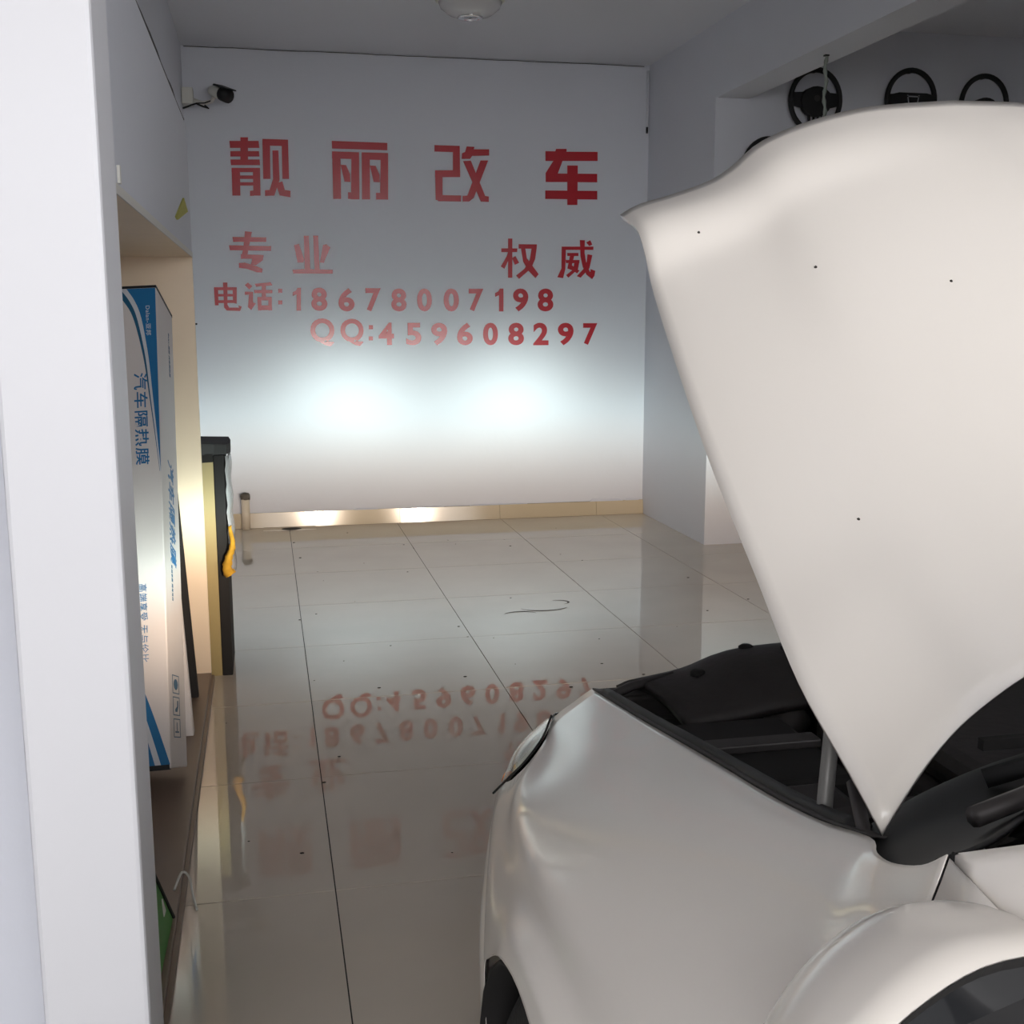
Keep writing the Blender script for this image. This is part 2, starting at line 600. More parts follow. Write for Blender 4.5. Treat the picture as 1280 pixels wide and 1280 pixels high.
def colon(cx, y1, y2, s, label):
    o = thing('sign_colon', label, 'letter', onwall(cx, (y1+y2)/2, BACK), GRP)
    for y in (y1, y2):
        t = [[(cx-s/2, y-s/2), (cx+s/2, y-s/2), (cx+s/2, y+s/2), (cx-s/2, y+s/2)]]
        prism('dot', t, M_RED, .006, lambda a, b: onwall(a, b, BACK-.0005), NY, o)
    local(o)


colon(350.3, 363.5, 378, 5, 'red colon between 话 and the phone number')
ph = [('1', 371, 374, 14, 29), ('8', 399, 374, 20, 29), ('6', 433, 374.7, 20, 29), ('7', 466.5, 374.7, 19, 29),
      ('8', 498.5, 375, 19, 28.5), ('0', 530.5, 375, 18.5, 28.5), ('0', 564, 375, 19, 28.5), ('7', 595, 375, 18, 28),
      ('1', 624, 375, 12.5, 28), ('9', 650.7, 375, 19, 28.5), ('8', 681.7, 375, 19.5, 28.5)]
for k, (c, x, y, w, h) in enumerate(ph):
    sign(c, x, y, w, h, 'red numeral %s, %s digit of the upper number line' % (c, ORD[k]), .035)
sign('Q', 403, 415.5, 30, 35, 'red letter Q, left one of the pair in the lower number line', .03)
sign('Q', 440, 415.5, 29, 34, 'red letter Q, right one of the pair beside the colon', .03)
colon(463.5, 409, 423, 5, 'red colon between the letters QQ and the lower number')
qq = [('4', 482.7, 417.3, 19, 28), ('5', 517, 417.5, 19, 28), ('9', 549, 417.5, 20, 28), ('6', 581, 417.5, 19.5, 28),
      ('0', 613, 417.5, 18.5, 28), ('8', 645, 417.5, 19.5, 28), ('2', 676, 417.5, 19, 28), ('9', 707, 417.5, 19.5, 28),
      ('7', 737.5, 417.5, 17.5, 27)]
for k, (c, x, y, w, h) in enumerate(qq):
    nm = ORD[k] if k < 8 else 'last'
    sign(c, x, y, w, h, 'red numeral %s, %s digit of the lower number line' % (c, nm), .035)

# ================================================================== CUPBOARD ON THE LEFT
cab = thing('wall_cupboard', 'tall built-in cupboard with open beige niche along the left wall', 'cupboard', (CF-.14, 3.4, 0))
box('base_board', (-.56, 1.86, .0), (CF, 4.95, .032), M_CABBASE, cab, .003)
box('end_panel', (-.56, 4.93, .032), (CF, 4.95, 1.775), M_CAB, cab)
box('near_end_panel', (-.56, 1.86, .032), (CF, 1.88, 1.775), M_CAB, cab)
box('top_board', (-.56, 1.86, 1.775), (CF, 4.95, 1.793), M_CAB, cab)
box('edge_strip', (CF-.001, 1.86, 1.774), (CF+.002, 4.95, 1.794), M_WHITEP, cab)
box('fascia_panel', (CF-.018, 1.86, 1.793), (CF, 4.95, 2.285), M_WALL, cab)
box('fascia_end', (-.48, 4.932, 1.793), (CF-.018, 4.95, 2.285), M_WALL, cab)
box('cupboard_roof', (-.56, 1.86, 2.27), (CF-.018, 4.93, 2.285), M_WALL, cab)
box('floor_edging', (CF, 1.86, .0), (CF+.012, 4.95, .016), M_CABBASE, cab)
# small bright bracket screwed to the fascia near the pillar
box('catch', (CF, 2.46, 1.797), (CF+.006, 2.48, 1.832), M_WHITEP, cab, .001)
local(cab)
# dark cable laid along the top of the fascia
pts = []
for k in range(26):
    y = 1.9 + k*.118
    pts.append((CF-.006, y, 2.294 + random.uniform(-.005, .006)))
o = tube('cable', pts, .006, M_BLACK, n=6)
tag(o, 'thin black cable lying along the upper edge of the left cupboard', 'cable')
# yellow ribbon
bm = bmesh.new()
y0 = 4.60
bm_hexa(bm, [(CF-.0, 4.05, 1.862), (CF+.006, 4.05, 1.862), (CF+.006, 4.12, 1.858), (CF, 4.12, 1.858),
             (CF, 4.50, 1.965), (CF+.006, 4.50, 1.965), (CF+.012, 4.60, 1.925), (CF, 4.60, 1.925)])
o = from_bm('ribbon', bm, M_YEL2)
tag(o, 'yellow-green ribbon tied at the far edge of the cupboard above the niche', 'ribbon')

# ---- film carton leaning in the niche
A_, B_, C_ = -.368, -.048, -.091
O_ = Vector((-.330, 3.556, .152))
RM = Matrix.Rotation(C_, 3, 'Z') @ Matrix.Rotation(B_, 3, 'Y') @ Matrix.Rotation(A_, 3, 'X')
CW, CD, CLN = .150, .281, 1.594


def cpt(x, d, z):        # x to the left of the front-right edge, d backwards, z up along the carton
    return O_ + RM @ Vector((-x, d, z))


car_ = thing('film_carton', 'long grey-white carton with blue swooshes leaning in the left niche', 'box', (-.38, 3.80, .03))
bm = bmesh.new()
bm_hexa(bm, [cpt(CW, 0, 0), cpt(0, 0, 0), cpt(0, CD, 0), cpt(CW, CD, 0), cpt(CW, 0, CLN), cpt(0, 0, CLN), cpt(0, CD, CLN), cpt(CW, CD, CLN)])
bmesh.ops.bevel(bm, geom=list(bm.edges), offset=.003, segments=1, affect='EDGES')
from_bm('carton_body', bm, M_CARTON, car_)
NF = RM @ Vector((0, -1, 0))
NR = RM @ Vector((1, 0, 0))
EUP = RM @ Vector((0, 0, 1))
EX = RM @ Vector((1, 0, 0))
EB = RM @ Vector((0, 1, 0))
ff = lambda x, z: cpt(x, -.0004, z)


def swoosh(pts_a, pts_b, name, m, d):
    return prism(name, [list(pts_a) + list(reversed(pts_b))], m, d, ff, NF, car_)


def arc(x_top, z_top, x_bot, z_bot, pw, n=14):
    return [(x_top+(x_bot-x_top)*((k/n)**pw), z_top+(z_bot-z_top)*k/n) for k in range(n+1)]


# upper swoosh: blue field on the right, pale stripe, thin blue stripe
TOP = CLN-.004
SZ = [TOP, 1.545, 1.483, 1.35, 1.22, 1.06, .954]
SW = [.096, .070, .050, .031, .021, .009, .002]


def offs(ws):
    return [(q.x, q.y) for q in crom([(x+w, z, 0) for x, w, z in zip(SW, ws, SZ)], 4)]


a = offs([0]*7)
b1 = offs([.020, .017, .014, .010, .008, .005, .003])
c1 = offs([.046, .036, .026, .017, .012, .007, .004])
prism('blue_swoosh', [a + [(.002, .954), (.002, TOP)]], M_BLUE, .0006, ff, NF, car_)
swoosh(a, b1, 'pale_stripe', M_PALE, .0005)
swoosh(b1, c1, 'blue_stripe', M_BLUE2, .0006)
# lower swoosh
a = arc(.086, .270, .002, .012, .88)
b1 = arc(.106, .262, .030, .012, .88)
swoosh(a, b1, 'blue_stripe', M_BLUE, .0006)
c1 = arc(.120, .256, .048, .012, .88)
swoosh(b1, c1, 'pale_stripe', M_PALE, .0005)
d1 = [(.148, .256-.244*k/14) for k in range(15)]
swoosh(c1, d1, 'blue_swoosh', M_BLUE, .0006)
# black end rims
bm = bmesh.new()
bm_hexa(bm, [cpt(CW+.001, -.001, CLN-.003), cpt(-.001, -.001, CLN-.003), cpt(-.001, CD+.001, CLN-.003), cpt(CW+.001, CD+.001, CLN-.003),
             cpt(CW+.001, -.001, CLN+.006), cpt(-.001, -.001, CLN+.006), cpt(-.001, CD+.001, CLN+.006), cpt(CW+.001, CD+.001, CLN+.006)])
from_bm('end_rim', bm, M_BLACK, car_)
bm = bmesh.new()
bm_hexa(bm, [cpt(CW+.001, -.001, -.004), cpt(.004, -.001, -.004), cpt(.004, .02, -.004), cpt(CW+.001, .02, -.004),
             cpt(CW+.001, -.001, .012), cpt(.004, -.001, .012), cpt(.004, .02, .012), cpt(CW+.001, .02, .012)])
from_bm('end_rim', bm, M_BLACK, car_)


def ctext(txt, x, z, w, h, face='F', m=M_BLUE, bold=0.01, d=.0008, shear=0.):
    """lettering turned a quarter clockwise: reads downwards"""
    if face == 'F':
        place_text('lettering', txt, m, cpt(x, -.0003, z), -EUP, EX, w, h, d, bold, car_, 1.12, shear)
    else:
        place_text('lettering', txt, m, O_ + RM @ Vector((.0003, x, z)), -EUP, EB, w, h, d, bold, car_, 1.12, shear)


ctext('Dalan-亚邦', .028, 1.475, .105, .017, m=M_PALE)
ctext('汽车隔热膜', .059, 1.135, .315, .044, bold=.012)
ctext('高端享受 无与伦比', .070, .46, .25, .026, bold=.0)
ctext('Dalan-亚邦 汽车隔热膜', .20, 1.42, .16, .018, 'R', M_BLUE2)
ctext('汽车隔热膜', .155, .84, .36, .10, 'R', bold=.012, shear=.2)
ctext('高端享受 无与伦比', .12, .60, .12, .02, 'R', M_BLUE2)
# three square marks on the side
for k, z in enumerate((.265, .195, .125)):
    rf = lambda x, z_: O_ + RM @ Vector((.0004, x, z_))
    q = []
    s, w = .055, .005
    cx = .12
    for (x0_, x1_, z0_, z1_) in ((cx-s, cx+s, z-.030, z-.027), (cx-s, cx+s, z+.027, z+.030), (cx-s, cx-s+w, z-.03, z+.03), (cx+s-w, cx+s, z-.03, z+.03)):
        q.append([(x0_, z0_), (x1_, z0_), (x1_, z1_), (x0_, z1_)])
    if k == 0:
        q.append([(cx+.035*math.cos(t*PI/5), z+.018*math.sin(t*PI/5)) for t in range(10)])
    elif k == 1:
        q.append([(cx-.02, z-.018), (cx+.01, z-.018), (cx+.03, z), (cx+.03, z+.018), (cx+.015, z+.018), (cx+.012, z), (cx-.02, z-.01)])
    else:
        q.append([(cx-.03, z-.015), (cx+.03, z-.015), (cx+.03, z-.010), (cx-.03, z-.010)])
        q.append([(cx-.004, z-.01), (cx+.004, z-.01), (cx+.004, z+.018), (cx-.004, z+.018)])
    prism('care_mark', q, M_BLUE2, .0005, rf, NR, car_)
local(car_)


def leaning(name, lowr, upr, w, t, m):
    lowr, upr = Vector(lowr), Vector(upr)
    wx = Vector((-w, 0, 0))
    ty = Vector((0, t, 0))
    bm = bmesh.new()
    bm_hexa(bm, [lowr+wx, lowr, lowr+ty, lowr+wx+ty, upr+wx, upr, upr+ty, upr+wx+ty])
    bmesh.ops.bevel(bm, geom=list(bm.edges), offset=.003, segments=1, affect='EDGES')
    return from_bm(name, bm, m)


o = leaning('white_board', (-.300, 4.16, .033), (-.385, 4.56, 1.14), .155, .05, M_CARTON)
tag(o, 'plain white board leaning behind the blue-striped carton in the niche', 'board')
o = leaning('black_board', (-.305, 4.60, .033), (-.385, 4.885, 1.12), .15, .03, M_BLACKM)
tag(o, 'thin black board leaning behind the white board in the niche', 'board')
# green card with a black edge low behind the pillar
gc = thing('green_card', 'green card with black edge leaning low behind the white pillar', 'card', (-.31, 2.75, .033))
bm = bmesh.new()
bm_hexa(bm, [(-.305, 2.42, .034), (-.29, 2.42, .034), (-.278, 2.83, .034), (-.293, 2.83, .034),
             (-.345, 2.42, .42), (-.33, 2.42, .42), (-.305, 2.70, .22), (-.32, 2.70, .22)])
from_bm('card_sheet', bm, M_GREEN, gc)
bm = bmesh.new()
bm_tube(bm, [(-.330, 2.42, .425), (-.317, 2.56, .33), (-.303, 2.70, .225), (-.276, 2.835, .036)], .0045, 6)
from_bm('black_edge', bm, M_BLACK, gc)
bm = bmesh.new()
bm_hexa(bm, [(-.2885, 2.72, .10), (-.2865, 2.72, .10), (-.286, 2.76, .095), (-.288, 2.76, .095),
             (-.293, 2.74, .135), (-.291, 2.74, .135), (-.2905, 2.745, .135), (-.2925, 2.745, .135)])
from_bm('white_mark', bm, M_WHITEP, gc)
local(gc)
# curled strip of film
pts = crom([(-.285, 2.98, .036), (-.268, 3.04, .055), (-.250, 3.05, .03), (-.238, 2.98, .012), (-.225, 2.92, .005)], 5)
o = tube('film_strip', pts, .0035, M_WHITEP, n=5)
tag(o, 'thin curled white film strip lying over the cupboard edge near the green card', 'strip')

# ---- stand with rounded black top at the end of the cupboard
st = thing('display_stand', 'narrow stand with olive gold front and rounded black top beyond the niche', 'stand', (-.32, 5.15, 0))
box('front_panel', (-.45, 4.985, .0), (-.226, 5.0, .975), M_OLIVE, st)
box('side_frame', (-.226, 4.98, .0), (-.182, 5.32, .963), M_BLACKM, st, .004)
box('back_panel', (-.45, 5.30, .0), (-.226, 5.32, .97), M_BLACKM, st)
bm = bmesh.new()
prof = [(-.46, 4.985), (-.30, 4.965), (-.22, 4.975), (-.17, 4.995), (-.155, 5.05), (-.158, 5.2), (-.17, 5.33), (-.46, 5.33)]
a = [bm.verts.new((x, y, .965)) for x, y in prof]
b = [bm.verts.new((x, y, 1.015 - max(0, (x+.30))*.07)) for x, y in prof]
bm.faces.new(a[::-1])
bm.faces.new(b)
for k in range(len(a)):
    bm.faces.new((a[k], a[(k+1) % len(a)], b[(k+1) % len(a)], b[k]))
from_bm('rounded_top', bm, M_BLACK, st)
bm = bmesh.new()
bm_hexa(bm, [(-.45, 4.970, .925), (-.226, 4.970, .935), (-.226, 4.985, .935), (-.45, 4.985, .925),
             (-.45, 4.970, .97), (-.226, 4.970, .97), (-.226, 4.985, .97), (-.45, 4.985, .97)])
from_bm('under_rim', bm, M_BLACKM, st)
local(st)
# crumpled film hanging on the stand's right side
bm = bmesh.new()
rows = []
for k in range(18):
    z = .955 - k*.030
    w = .015 + .010*math.sin(k*1.3) + .0008*k
    rows.append([bm.verts.new((-.176+.003*math.sin(k*2.1), 5.0, z)), bm.verts.new((-.168+w*.3, 5.04+.01*math.sin(k), z)),
                 bm.verts.new((-.162+w*.35, 5.12, z-.004)), bm.verts.new((-.172, 5.26, z))])
for A, B in zip(rows, rows[1:]):
    for j in range(3):
        bm.faces.new((A[j], A[j+1], B[j+1], B[j]))
o = from_bm('film_wrap', bm, M_PLASTIC, None, True)
md = o.modifiers.new('thickness', 'SOLIDIFY')
md.thickness = .002
tag(o, 'crumpled clear plastic film hanging down the right side of the stand', 'film')
# ochre rag
pts = crom([(-.168, 4.952, .665), (-.160, 4.951, .60), (-.165, 4.951, .56), (-.180, 4.951, .52), (-.186, 4.951, .48), (-.172, 4.951, .455)], 4)
rs = [.005+.0012*k if k < 8 else .013+.0010*(k-8) for k in range(len(pts))]
bm = bmesh.new()
bm_tube(bm, pts, rs, 9)
for v in bm.verts:
    v.co += Vector((random.uniform(-1, 1), random.uniform(-1, 1), random.uniform(-1, 1)))*.003
o = from_bm('rag', bm, M_YEL, None, True)
tag(o, 'twisted ochre yellow rag hanging on the side of the dark stand', 'rag')

# ---- pipe stub, broken tile, hook
pp = thing('pipe_stub', 'short cream pipe standing at the foot of the back wall', 'pipe', (-.175, BACK-.05, 0))
bm = bmesh.new()
bm_lathe(bm, [(.030, .0), (.030, .225), (.024, .225), (.024, .215)], (-.172, BACK-.052, 0), 16)
from_bm('pipe', bm, M_CREAM, pp, True)
bm = bmesh.new()
bm_lathe(bm, [(.031, .222), (.036, .245), (.034, .262), (.012, .268)], (-.172, BACK-.052, 0), 12)
for v in bm.verts:
    v.co += Vector((random.uniform(-1, 1)*.006, random.uniform(-1, 1)*.004, random.uniform(-1, 1)*.004))
from_bm('dirty_plug', bm, M_DIRT, pp, True)
local(pp)
fp = thing('floor_cover_plate', 'small cut floor plate with a dark hole against the back skirting', 'plate', (.15, 8.5, 0))
bm = bmesh.new()
bm_box(bm, (-.05, 8.44, .0), (.33, 8.575, .004), .001)
from_bm('plate', bm, M_TILE, fp)
bm = bmesh.new()
bm_lathe(bm, [(.055, .0042), (.05, .0055), (.02, .0056)], (.15, 8.475, 0), 11)
for v in bm.verts:
    v.co.x = .15 + (v.co.x-.15)*1.25 + random.uniform(-.008, .008)
from_bm('dark_hole', bm, M_BLACKM, fp)
local(fp)
bm = bmesh.new()
p = onwall(243, 405, BACK-.004)
bm_box(bm, p+Vector((-.03, -.010, -.006)), p+Vector((.02, .004, .006)), .002)
o = from_bm('wall_hook', bm, M_BLACK)
tag(o, 'tiny dark hook at the left edge of the back wall level with the QQ line', 'hook')
# conduit in the right corner and thin dark line along the top of the back wall
cd = thing('conduit', 'thin pale conduit in the upper right corner of the back wall', 'conduit', (2.862, 8.585, 2.9))
tube('pipe', [(2.866, 8.588, 3.33), (2.866, 8.588, 2.93)], .008, M_WALL, cd)
tube('dark_end', [(2.866, 8.588, 2.93), (2.866, 8.588, 2.885)], .009, M_BLACK, cd)
local(cd)
pts = [(WL+.02+k*.11, BACK-.006, CEIL-.006-.004*random.random()) for k in range(31)]
o = tube('ceiling_joint_line', pts, .0028, M_ENG2, n=5)  # thin tube drawn as the dark line of the joint
tag(o, 'thin dark line along the joint of ceiling and back wall', 'wire')

# ---- surveillance camera
cc = thing('security_camera', 'white bullet security camera with black hood on the back wall corner', 'camera', (-.43, 8.5, 2.98))
box('junction_box', (-.478, 8.40, 2.955), (-.405, 8.52, 3.06), M_WHITEP, cc, .004)
tube('arm', [(-.41, 8.45, 2.985), (-.345, 8.44, 2.965), (-.285, 8.42, 2.975), (-.262, 8.40, 3.01)], .014, M_WHITEP, cc)
ax = Vector((.62, -.72, -.30)).normalized()
bm = bmesh.new()
c0 = Vector((-.285, 8.44, 3.05))
bm_tube(bm, [c0, c0+ax*.03, c0+ax*.13], [.030, .038, .040], 14)
from_bm('camera_body', bm, M_WHITEP, cc, True)
bm = bmesh.new()
bm_tube(bm, [c0+ax*.118, c0+ax*.185], [.045, .048], 14)
from_bm('black_face', bm, M_BLACK, cc, True)
bm = bmesh.new()
sd = ax.cross(Vector((0, 0, 1))).normalized()
upv = sd.cross(ax).normalized()
o_ = c0+upv*.040+ax*.06
bm_hexa(bm, [o_+sd*.044, o_-sd*.044, o_-sd*.04+ax*.150, o_+sd*.04+ax*.150,
             o_+sd*.036+upv*.012, o_-sd*.036+upv*.012, o_-sd*.036+ax*.150+upv*.008, o_+sd*.036+ax*.150+upv*.008])
from_bm('sun_hood', bm, M_BLACK, cc)
tube('lead', [(-.475, 8.42, 2.925), (-.42, 8.41, 2.945), (-.385, 8.40, 2.955), (-.34, 8.39, 2.935), (-.305, 8.39, 2.925), (-.33, 8.40, 2.945)], .006, M_BLACK, cc)
tube('lead', [(-.385, 8.40, 2.957), (-.33, 8.41, 2.962), (-.27, 8.41, 2.985)], .004, M_BLACK, cc)
local(cc)

# ---- ceiling lamp (off)
lm = thing('ceiling_lamp', 'round domed glass ceiling lamp switched off above the sign', 'lamp', (1.25, 7.02, CEIL))
bm = bmesh.new()
bm_lathe(bm, [(.20, CEIL), (.205, CEIL-.02), (.19, CEIL-.03)], (1.25, 7.02, 0), 32)
from_bm('lamp_base', bm, M_WHITEP, lm, True)
bm = bmesh.new()
bm_lathe(bm, [(.188, CEIL-.028), (.175, CEIL-.06), (.13, CEIL-.095), (.07, CEIL-.112), (.01, CEIL-.117)], (1.25, 7.02, 0), 32)
from_bm('dome', bm, M_DOME, lm, True)
bm = bmesh.new()
bm_lathe(bm, [(.075, CEIL-.110), (.07, CEIL-.119), (.05, CEIL-.121), (.045, CEIL-.117)], (1.25, 7.02, 0), 24)
from_bm('dome_ring', bm, M_CHROME, lm, True)
local(lm)

# ---- bead cord hanging from the beam
cx_, cy_ = 3.0, 6.0
bc = thing('hanging_cord', 'pale knotted cord hanging from the beam before the first steering wheel', 'cord', (cx_, cy_, 2.91))
bm = bmesh.new()
pts = [(cx_+.006*math.sin(k*1.1), cy_, 2.958-k*.026) for k in range(15)]
bm_tube(bm, pts, [.007+.005*(k % 2) for k in range(15)], 7)
from_bm('cord', bm, M_CHAIN, bc, True)
box('hook_plate', (cx_-.012, cy_-.012, 2.905), (cx_+.012, cy_+.012, 2.915), M_BLACK, bc)
local(bc)

# ---- steering wheels on the wall behind the hood


def wheel(cx, cz, rx, rz, kind, label):
    y = 7.215
    t = thing('steering_wheel', label, 'steering wheel', (cx, 7.27, cz), 'steering wheels on the right wall')
    bm = bmesh.new()
    n, mseg = 40, 10
    rings = []
    for i in range(n):
        a = 2*PI*i/n
        ring = []
        for j in range(mseg):
            b = 2*PI*j/mseg
            r = 1 + .0165/rx*math.cos(b)*1.0
            ring.append(bm.verts.new((cx+rx*r*math.cos(a), y+.017*math.sin(b), cz+rz*r*math.sin(a))))
        rings.append(ring)
    for i in range(n):
        A, B = rings[i], rings[(i+1) % n]
        for j in range(mseg):
            bm.faces.new((A[j], A[(j+1) % mseg], B[(j+1) % mseg], B[j]))
    from_bm('rim', bm, M_BLACK, t, True)

    def pad(polys, name, m, d0, d1):
        f = lambda a, b: Vector((cx+a, y+d0, cz+b))
        prism(name, polys, m, d1, f, NY, t)
    if kind == 0:
        hub = [(.105*math.cos(k*PI/10), .105*math.sin(k*PI/10) if math.sin(k*PI/10) < 0 else .085*math.sin(k*PI/10)) for k in range(20)]
        pad([hub], 'hub', M_BLACK, .02, .045)
        for s in (-1, 1):
            pad([[(s*.08, .05), (s*.165, .045), (s*.168, -.03), (s*.08, -.05)]], 'spoke', M_BLACK, .012, .022)
        pad([[(-.05, -.08), (.05, -.08), (.035, -.185), (-.035, -.185)]], 'spoke', M_BLACK, .012, .022)
        for s in (-.03, 0.0, .03):
            pad([[(s-.007, -.10), (s+.007, -.10), (s+.006, -.15), (s-.006, -.15)]], 'chrome_bar', M_CHROME, -.009, .004)
        pad([[(.02*math.cos(k*PI/6), .01+.02*math.sin(k*PI/6)) for k in range(12)]], 'badge', M_ENG2, -.025, .004)
    elif kind == 1:
        pad([[(-.165, .025), (-.10, .04), (.10, .04), (.165, .025), (.16, -.08), (.09, -.15), (-.09, -.15), (-.16, -.08)]], 'hub', M_BLACK, .02, .045)
        pad([[(-.17, .03), (-.1, .035), (-.1, -.12), (-.14, -.12)]], 'spoke', M_BLACK, .012, .022)
        pad([[(.17, .03), (.1, .035), (.1, -.12), (.14, -.12)]], 'spoke', M_BLACK, .012, .022)
        for s in (-1, 1):
            pad([[(s*.045, .025), (s*.037, .025), (s*.022, -.055), (s*.030, -.055)]], 'chrome_bar', M_CHROME, -.025, .004)
        pad([[(-.045, .02), (.045, .02), (.043, .012), (-.043, .012)]], 'chrome_bar', M_CHROME, -.025, .004)
    else:
        hub = [(.09*math.cos(k*PI/10), -.025+.065*math.sin(k*PI/10)) for k in range(20)]
        pad([hub], 'hub', M_BLACK, .02, .045)
        for s in (-1, 1):
            pad([[(s*.07, .0), (s*.165, -.01), (s*.16, -.06), (s*.07, -.06)]], 'spoke', M_BLACK, .012, .022)
        pad([[(-.03, -.06), (.03, -.06), (.03, -.16), (-.03, -.16)]], 'spoke', M_BLACK, .012, .022)
    box('wall_peg', (cx-.010, y+.01, cz+rz-.012), (cx+.010, 7.27, cz+rz+.004), M_BLACK, t)
    return local(t)


wheel(3.543, 2.907, .172, .190, 0, 'complete black steering wheel with round hub below the beam edge')
wheel(4.221, 2.935, .172, .185, 1, 'black steering wheel with broad flat hub in the middle of the wall row')
wheel(4.759, 2.925, .168, .180, 2, 'black steering wheel with thin spokes, right end of the wall row')
wheel(3.235, 2.475, .172, .185, 0, 'black steering wheel hung lower, only its rim showing above the hood')

# ================================================================== CAR
car = thing('car', 'white car with its hood propped open, facing the back wall', 'car', (XC, .4, -.012))
WY, WZ, AR = 1.34, .31, .36


def arcp(deg, x):
    a = math.radians(deg)
    return (x, WY+AR*math.cos(a), WZ+AR*math.sin(a))


# fender rows: inner (hood-side) edge -> shoulder -> crease -> flare -> arch edge
fend = [
 [(.600, 2.080, .821), (.565, 2.076, .800), (.521, 2.066, .773), (.471, 1.925, .787), (.425, 1.862, .770), (.396, 1.866, .740), (.380, 1.930, .685), (.342, 1.830, .54), (.318, 1.700, .34)],
 [(.592, 1.90, .853), (.556, 1.885, .840), (.502, 1.86, .816), (.442, 1.80, .788), (.385, 1.765, .750), (.356, 1.755, .705), (.332, 1.75, .63), (.308, 1.665, .55), arcp(38, .300)],
 [(.583, 1.70, .889), (.545, 1.695, .874), (.484, 1.68, .850), (.420, 1.665, .808), (.362, 1.645, .757), (.334, 1.62, .70), (.311, 1.585, .64), (.300, 1.56, .60), arcp(52, .296)],
 [(.574, 1.55, .919), (.533, 1.54, .905), (.470, 1.52, .875), (.405, 1.50, .832), (.350, 1.48, .768), (.325, 1.47, .725), (.305, 1.455, .69), (.298, 1.45, .672), arcp(72, .294)],
 [(.562, 1.34, .960), (.520, 1.335, .945), (.458, 1.33, .912), (.395, 1.325, .860), (.346, 1.32, .785), (.322, 1.315, .74), (.304, 1.31, .71), (.298, 1.305, .69), arcp(95, .294)],
 [(.540, 1.15, 1.003), (.502, 1.145, .988), (.448, 1.14, .948), (.392, 1.13, .888), (.350, 1.12, .800), (.325, 1.10, .745), (.308, 1.09, .69), (.302, 1.08, .655), arcp(128, .298)],
 [(.526, 1.00, 1.040), (.495, .99, 1.030), (.448, .975, .990), (.398, .96, .920), (.358, .95, .815), (.334, .94, .74), (.318, .94, .62), (.312, .955, .50), arcp(160, .305)],
 [(.512, .885, 1.078), (.488, .872, 1.068), (.446, .85, 1.030), (.402, .83, .950), (.362, .815, .825), (.338, .81, .73), (.325, .815, .56), (.322, .84, .40), (.325, .86, .24)],
 [(.470, .745, 1.118), (.459, .735, 1.108), (.433, .72, 1.07), (.402, .705, .98), (.366, .70, .835), (.343, .70, .72), (.330, .72, .55), (.328, .76, .40), (.330, .80, .24)],
 [(.447, .665, 1.172), (.439, .660, 1.160), (.423, .655, 1.120), (.402, .65, 1.02), (.368, .65, .845), (.345, .66, .72), (.333, .685, .55), (.331, .73, .40), (.333, .775, .24)],
]


def midrow(A, B, f, p0, p1):
    R = [tuple(Vector(a).lerp(Vector(b), f)) for a, b in zip(A, B)]
    R[0], R[1] = p0, p1
    return R


# rounded corner of the fender beside the cowl
fend[7][0] = (.516, .885, 1.076)
fend[7][1] = (.490, .872, 1.067)
fend[8][0] = (.472, .774, 1.110)
fend[8][1] = (.460, .760, 1.102)
fend[8:9] = [midrow(fend[7], fend[8], .5, (.496, .838, 1.086), (.476, .822, 1.080)), fend[8],
             midrow(fend[8], fend[9], .55, (.4555, .708, 1.142), (.4470, .700, 1.132))]
for r in fend[1:7]:          # crisp crease along the flank
    r[4] = (r[4][0], r[4][1], r[4][2]+.014)
    r[5] = (r[5][0]+.006, r[5][1], r[5][2])
FG = loft(fend, 4, 4)
for mir in (False, True):
    grid_mesh('front_fender', FG, M_PAINT, car, .001, flip=True, mirror=mir)
# dark inner flange + seal strip beside the fender edge
for mir in (False, True):
    e = crom([r[0] for r in fend[:8]], 4)
    G = [[p+Vector((.002, 0, -.001)), p+Vector((.022, -.002, -.004)), p+Vector((.040, -.004, -.018)), p+Vector((.046, -.004, -.12)), p+Vector((.09, -.004, -.26))] for p in e]
    grid_mesh('inner_flange', G, M_ENG, car, .003, flip=False, mirror=mir)
    path = [p+Vector((.020, -.002, -.002)) for p in e[1:-2]]
    if mir:
        path = [Vector((2*XC-p.x, p.y, p.z)) for p in path]
    tube('seal_strip', path, .010, M_BLACK, car)
# wheel-arch liners and wheels
for mir in (False, True):
    for wy in (WY, -1.26):
        G = []
        for d in range(-15, 196, 15):
            a = math.radians(d)
            c, s = math.cos(a), math.sin(a)
            G.append([(.302 if wy == WY else .33, wy+.352*c, WZ+.352*s), (.36, wy+.365*c, WZ+.365*s), (.60, wy+.365*c, WZ+.365*s)])
        grid_mesh('arch_liner', G, M_BLACKM, car, .004, flip=True, mirror=mir)


def wheel_mesh(wy, side):
    x0 = .325
    w = bpy.data.objects.new('wheel', None)
    link(w, car)
    sg = 1 if side == 0 else -1
    cx = x0 if side == 0 else 2*XC-x0
    bm = bmesh.new()
    bm_lathe(bm, [(.205, .0), (.285, .0), (.312, .02), (.318, .05), (.318, .15), (.312, .18), (.285, .2), (.205, .2)] if sg > 0 else
             [(.205, .0), (.285, .0), (.312, -.02), (.318, -.05), (.318, -.15), (.312, -.18), (.285, -.2), (.205, -.2)], (cx, wy, WZ), 40, 'X')
    from_bm('tyre', bm, M_RUBBER, w, True)
    bm = bmesh.new()
    bm_lathe(bm, [(.02, .03*sg), (.06, .028*sg), (.07, .04*sg), (.19, .012*sg), (.207, .006*sg), (.207, .04*sg)], (cx, wy, WZ), 40, 'X')
    from_bm('wheel_rim', bm, M_STEEL, w, True)
    return w


for wy in (WY, -1.26):
    for sd_ in (0, 1):
        wheel_mesh(wy, sd_)

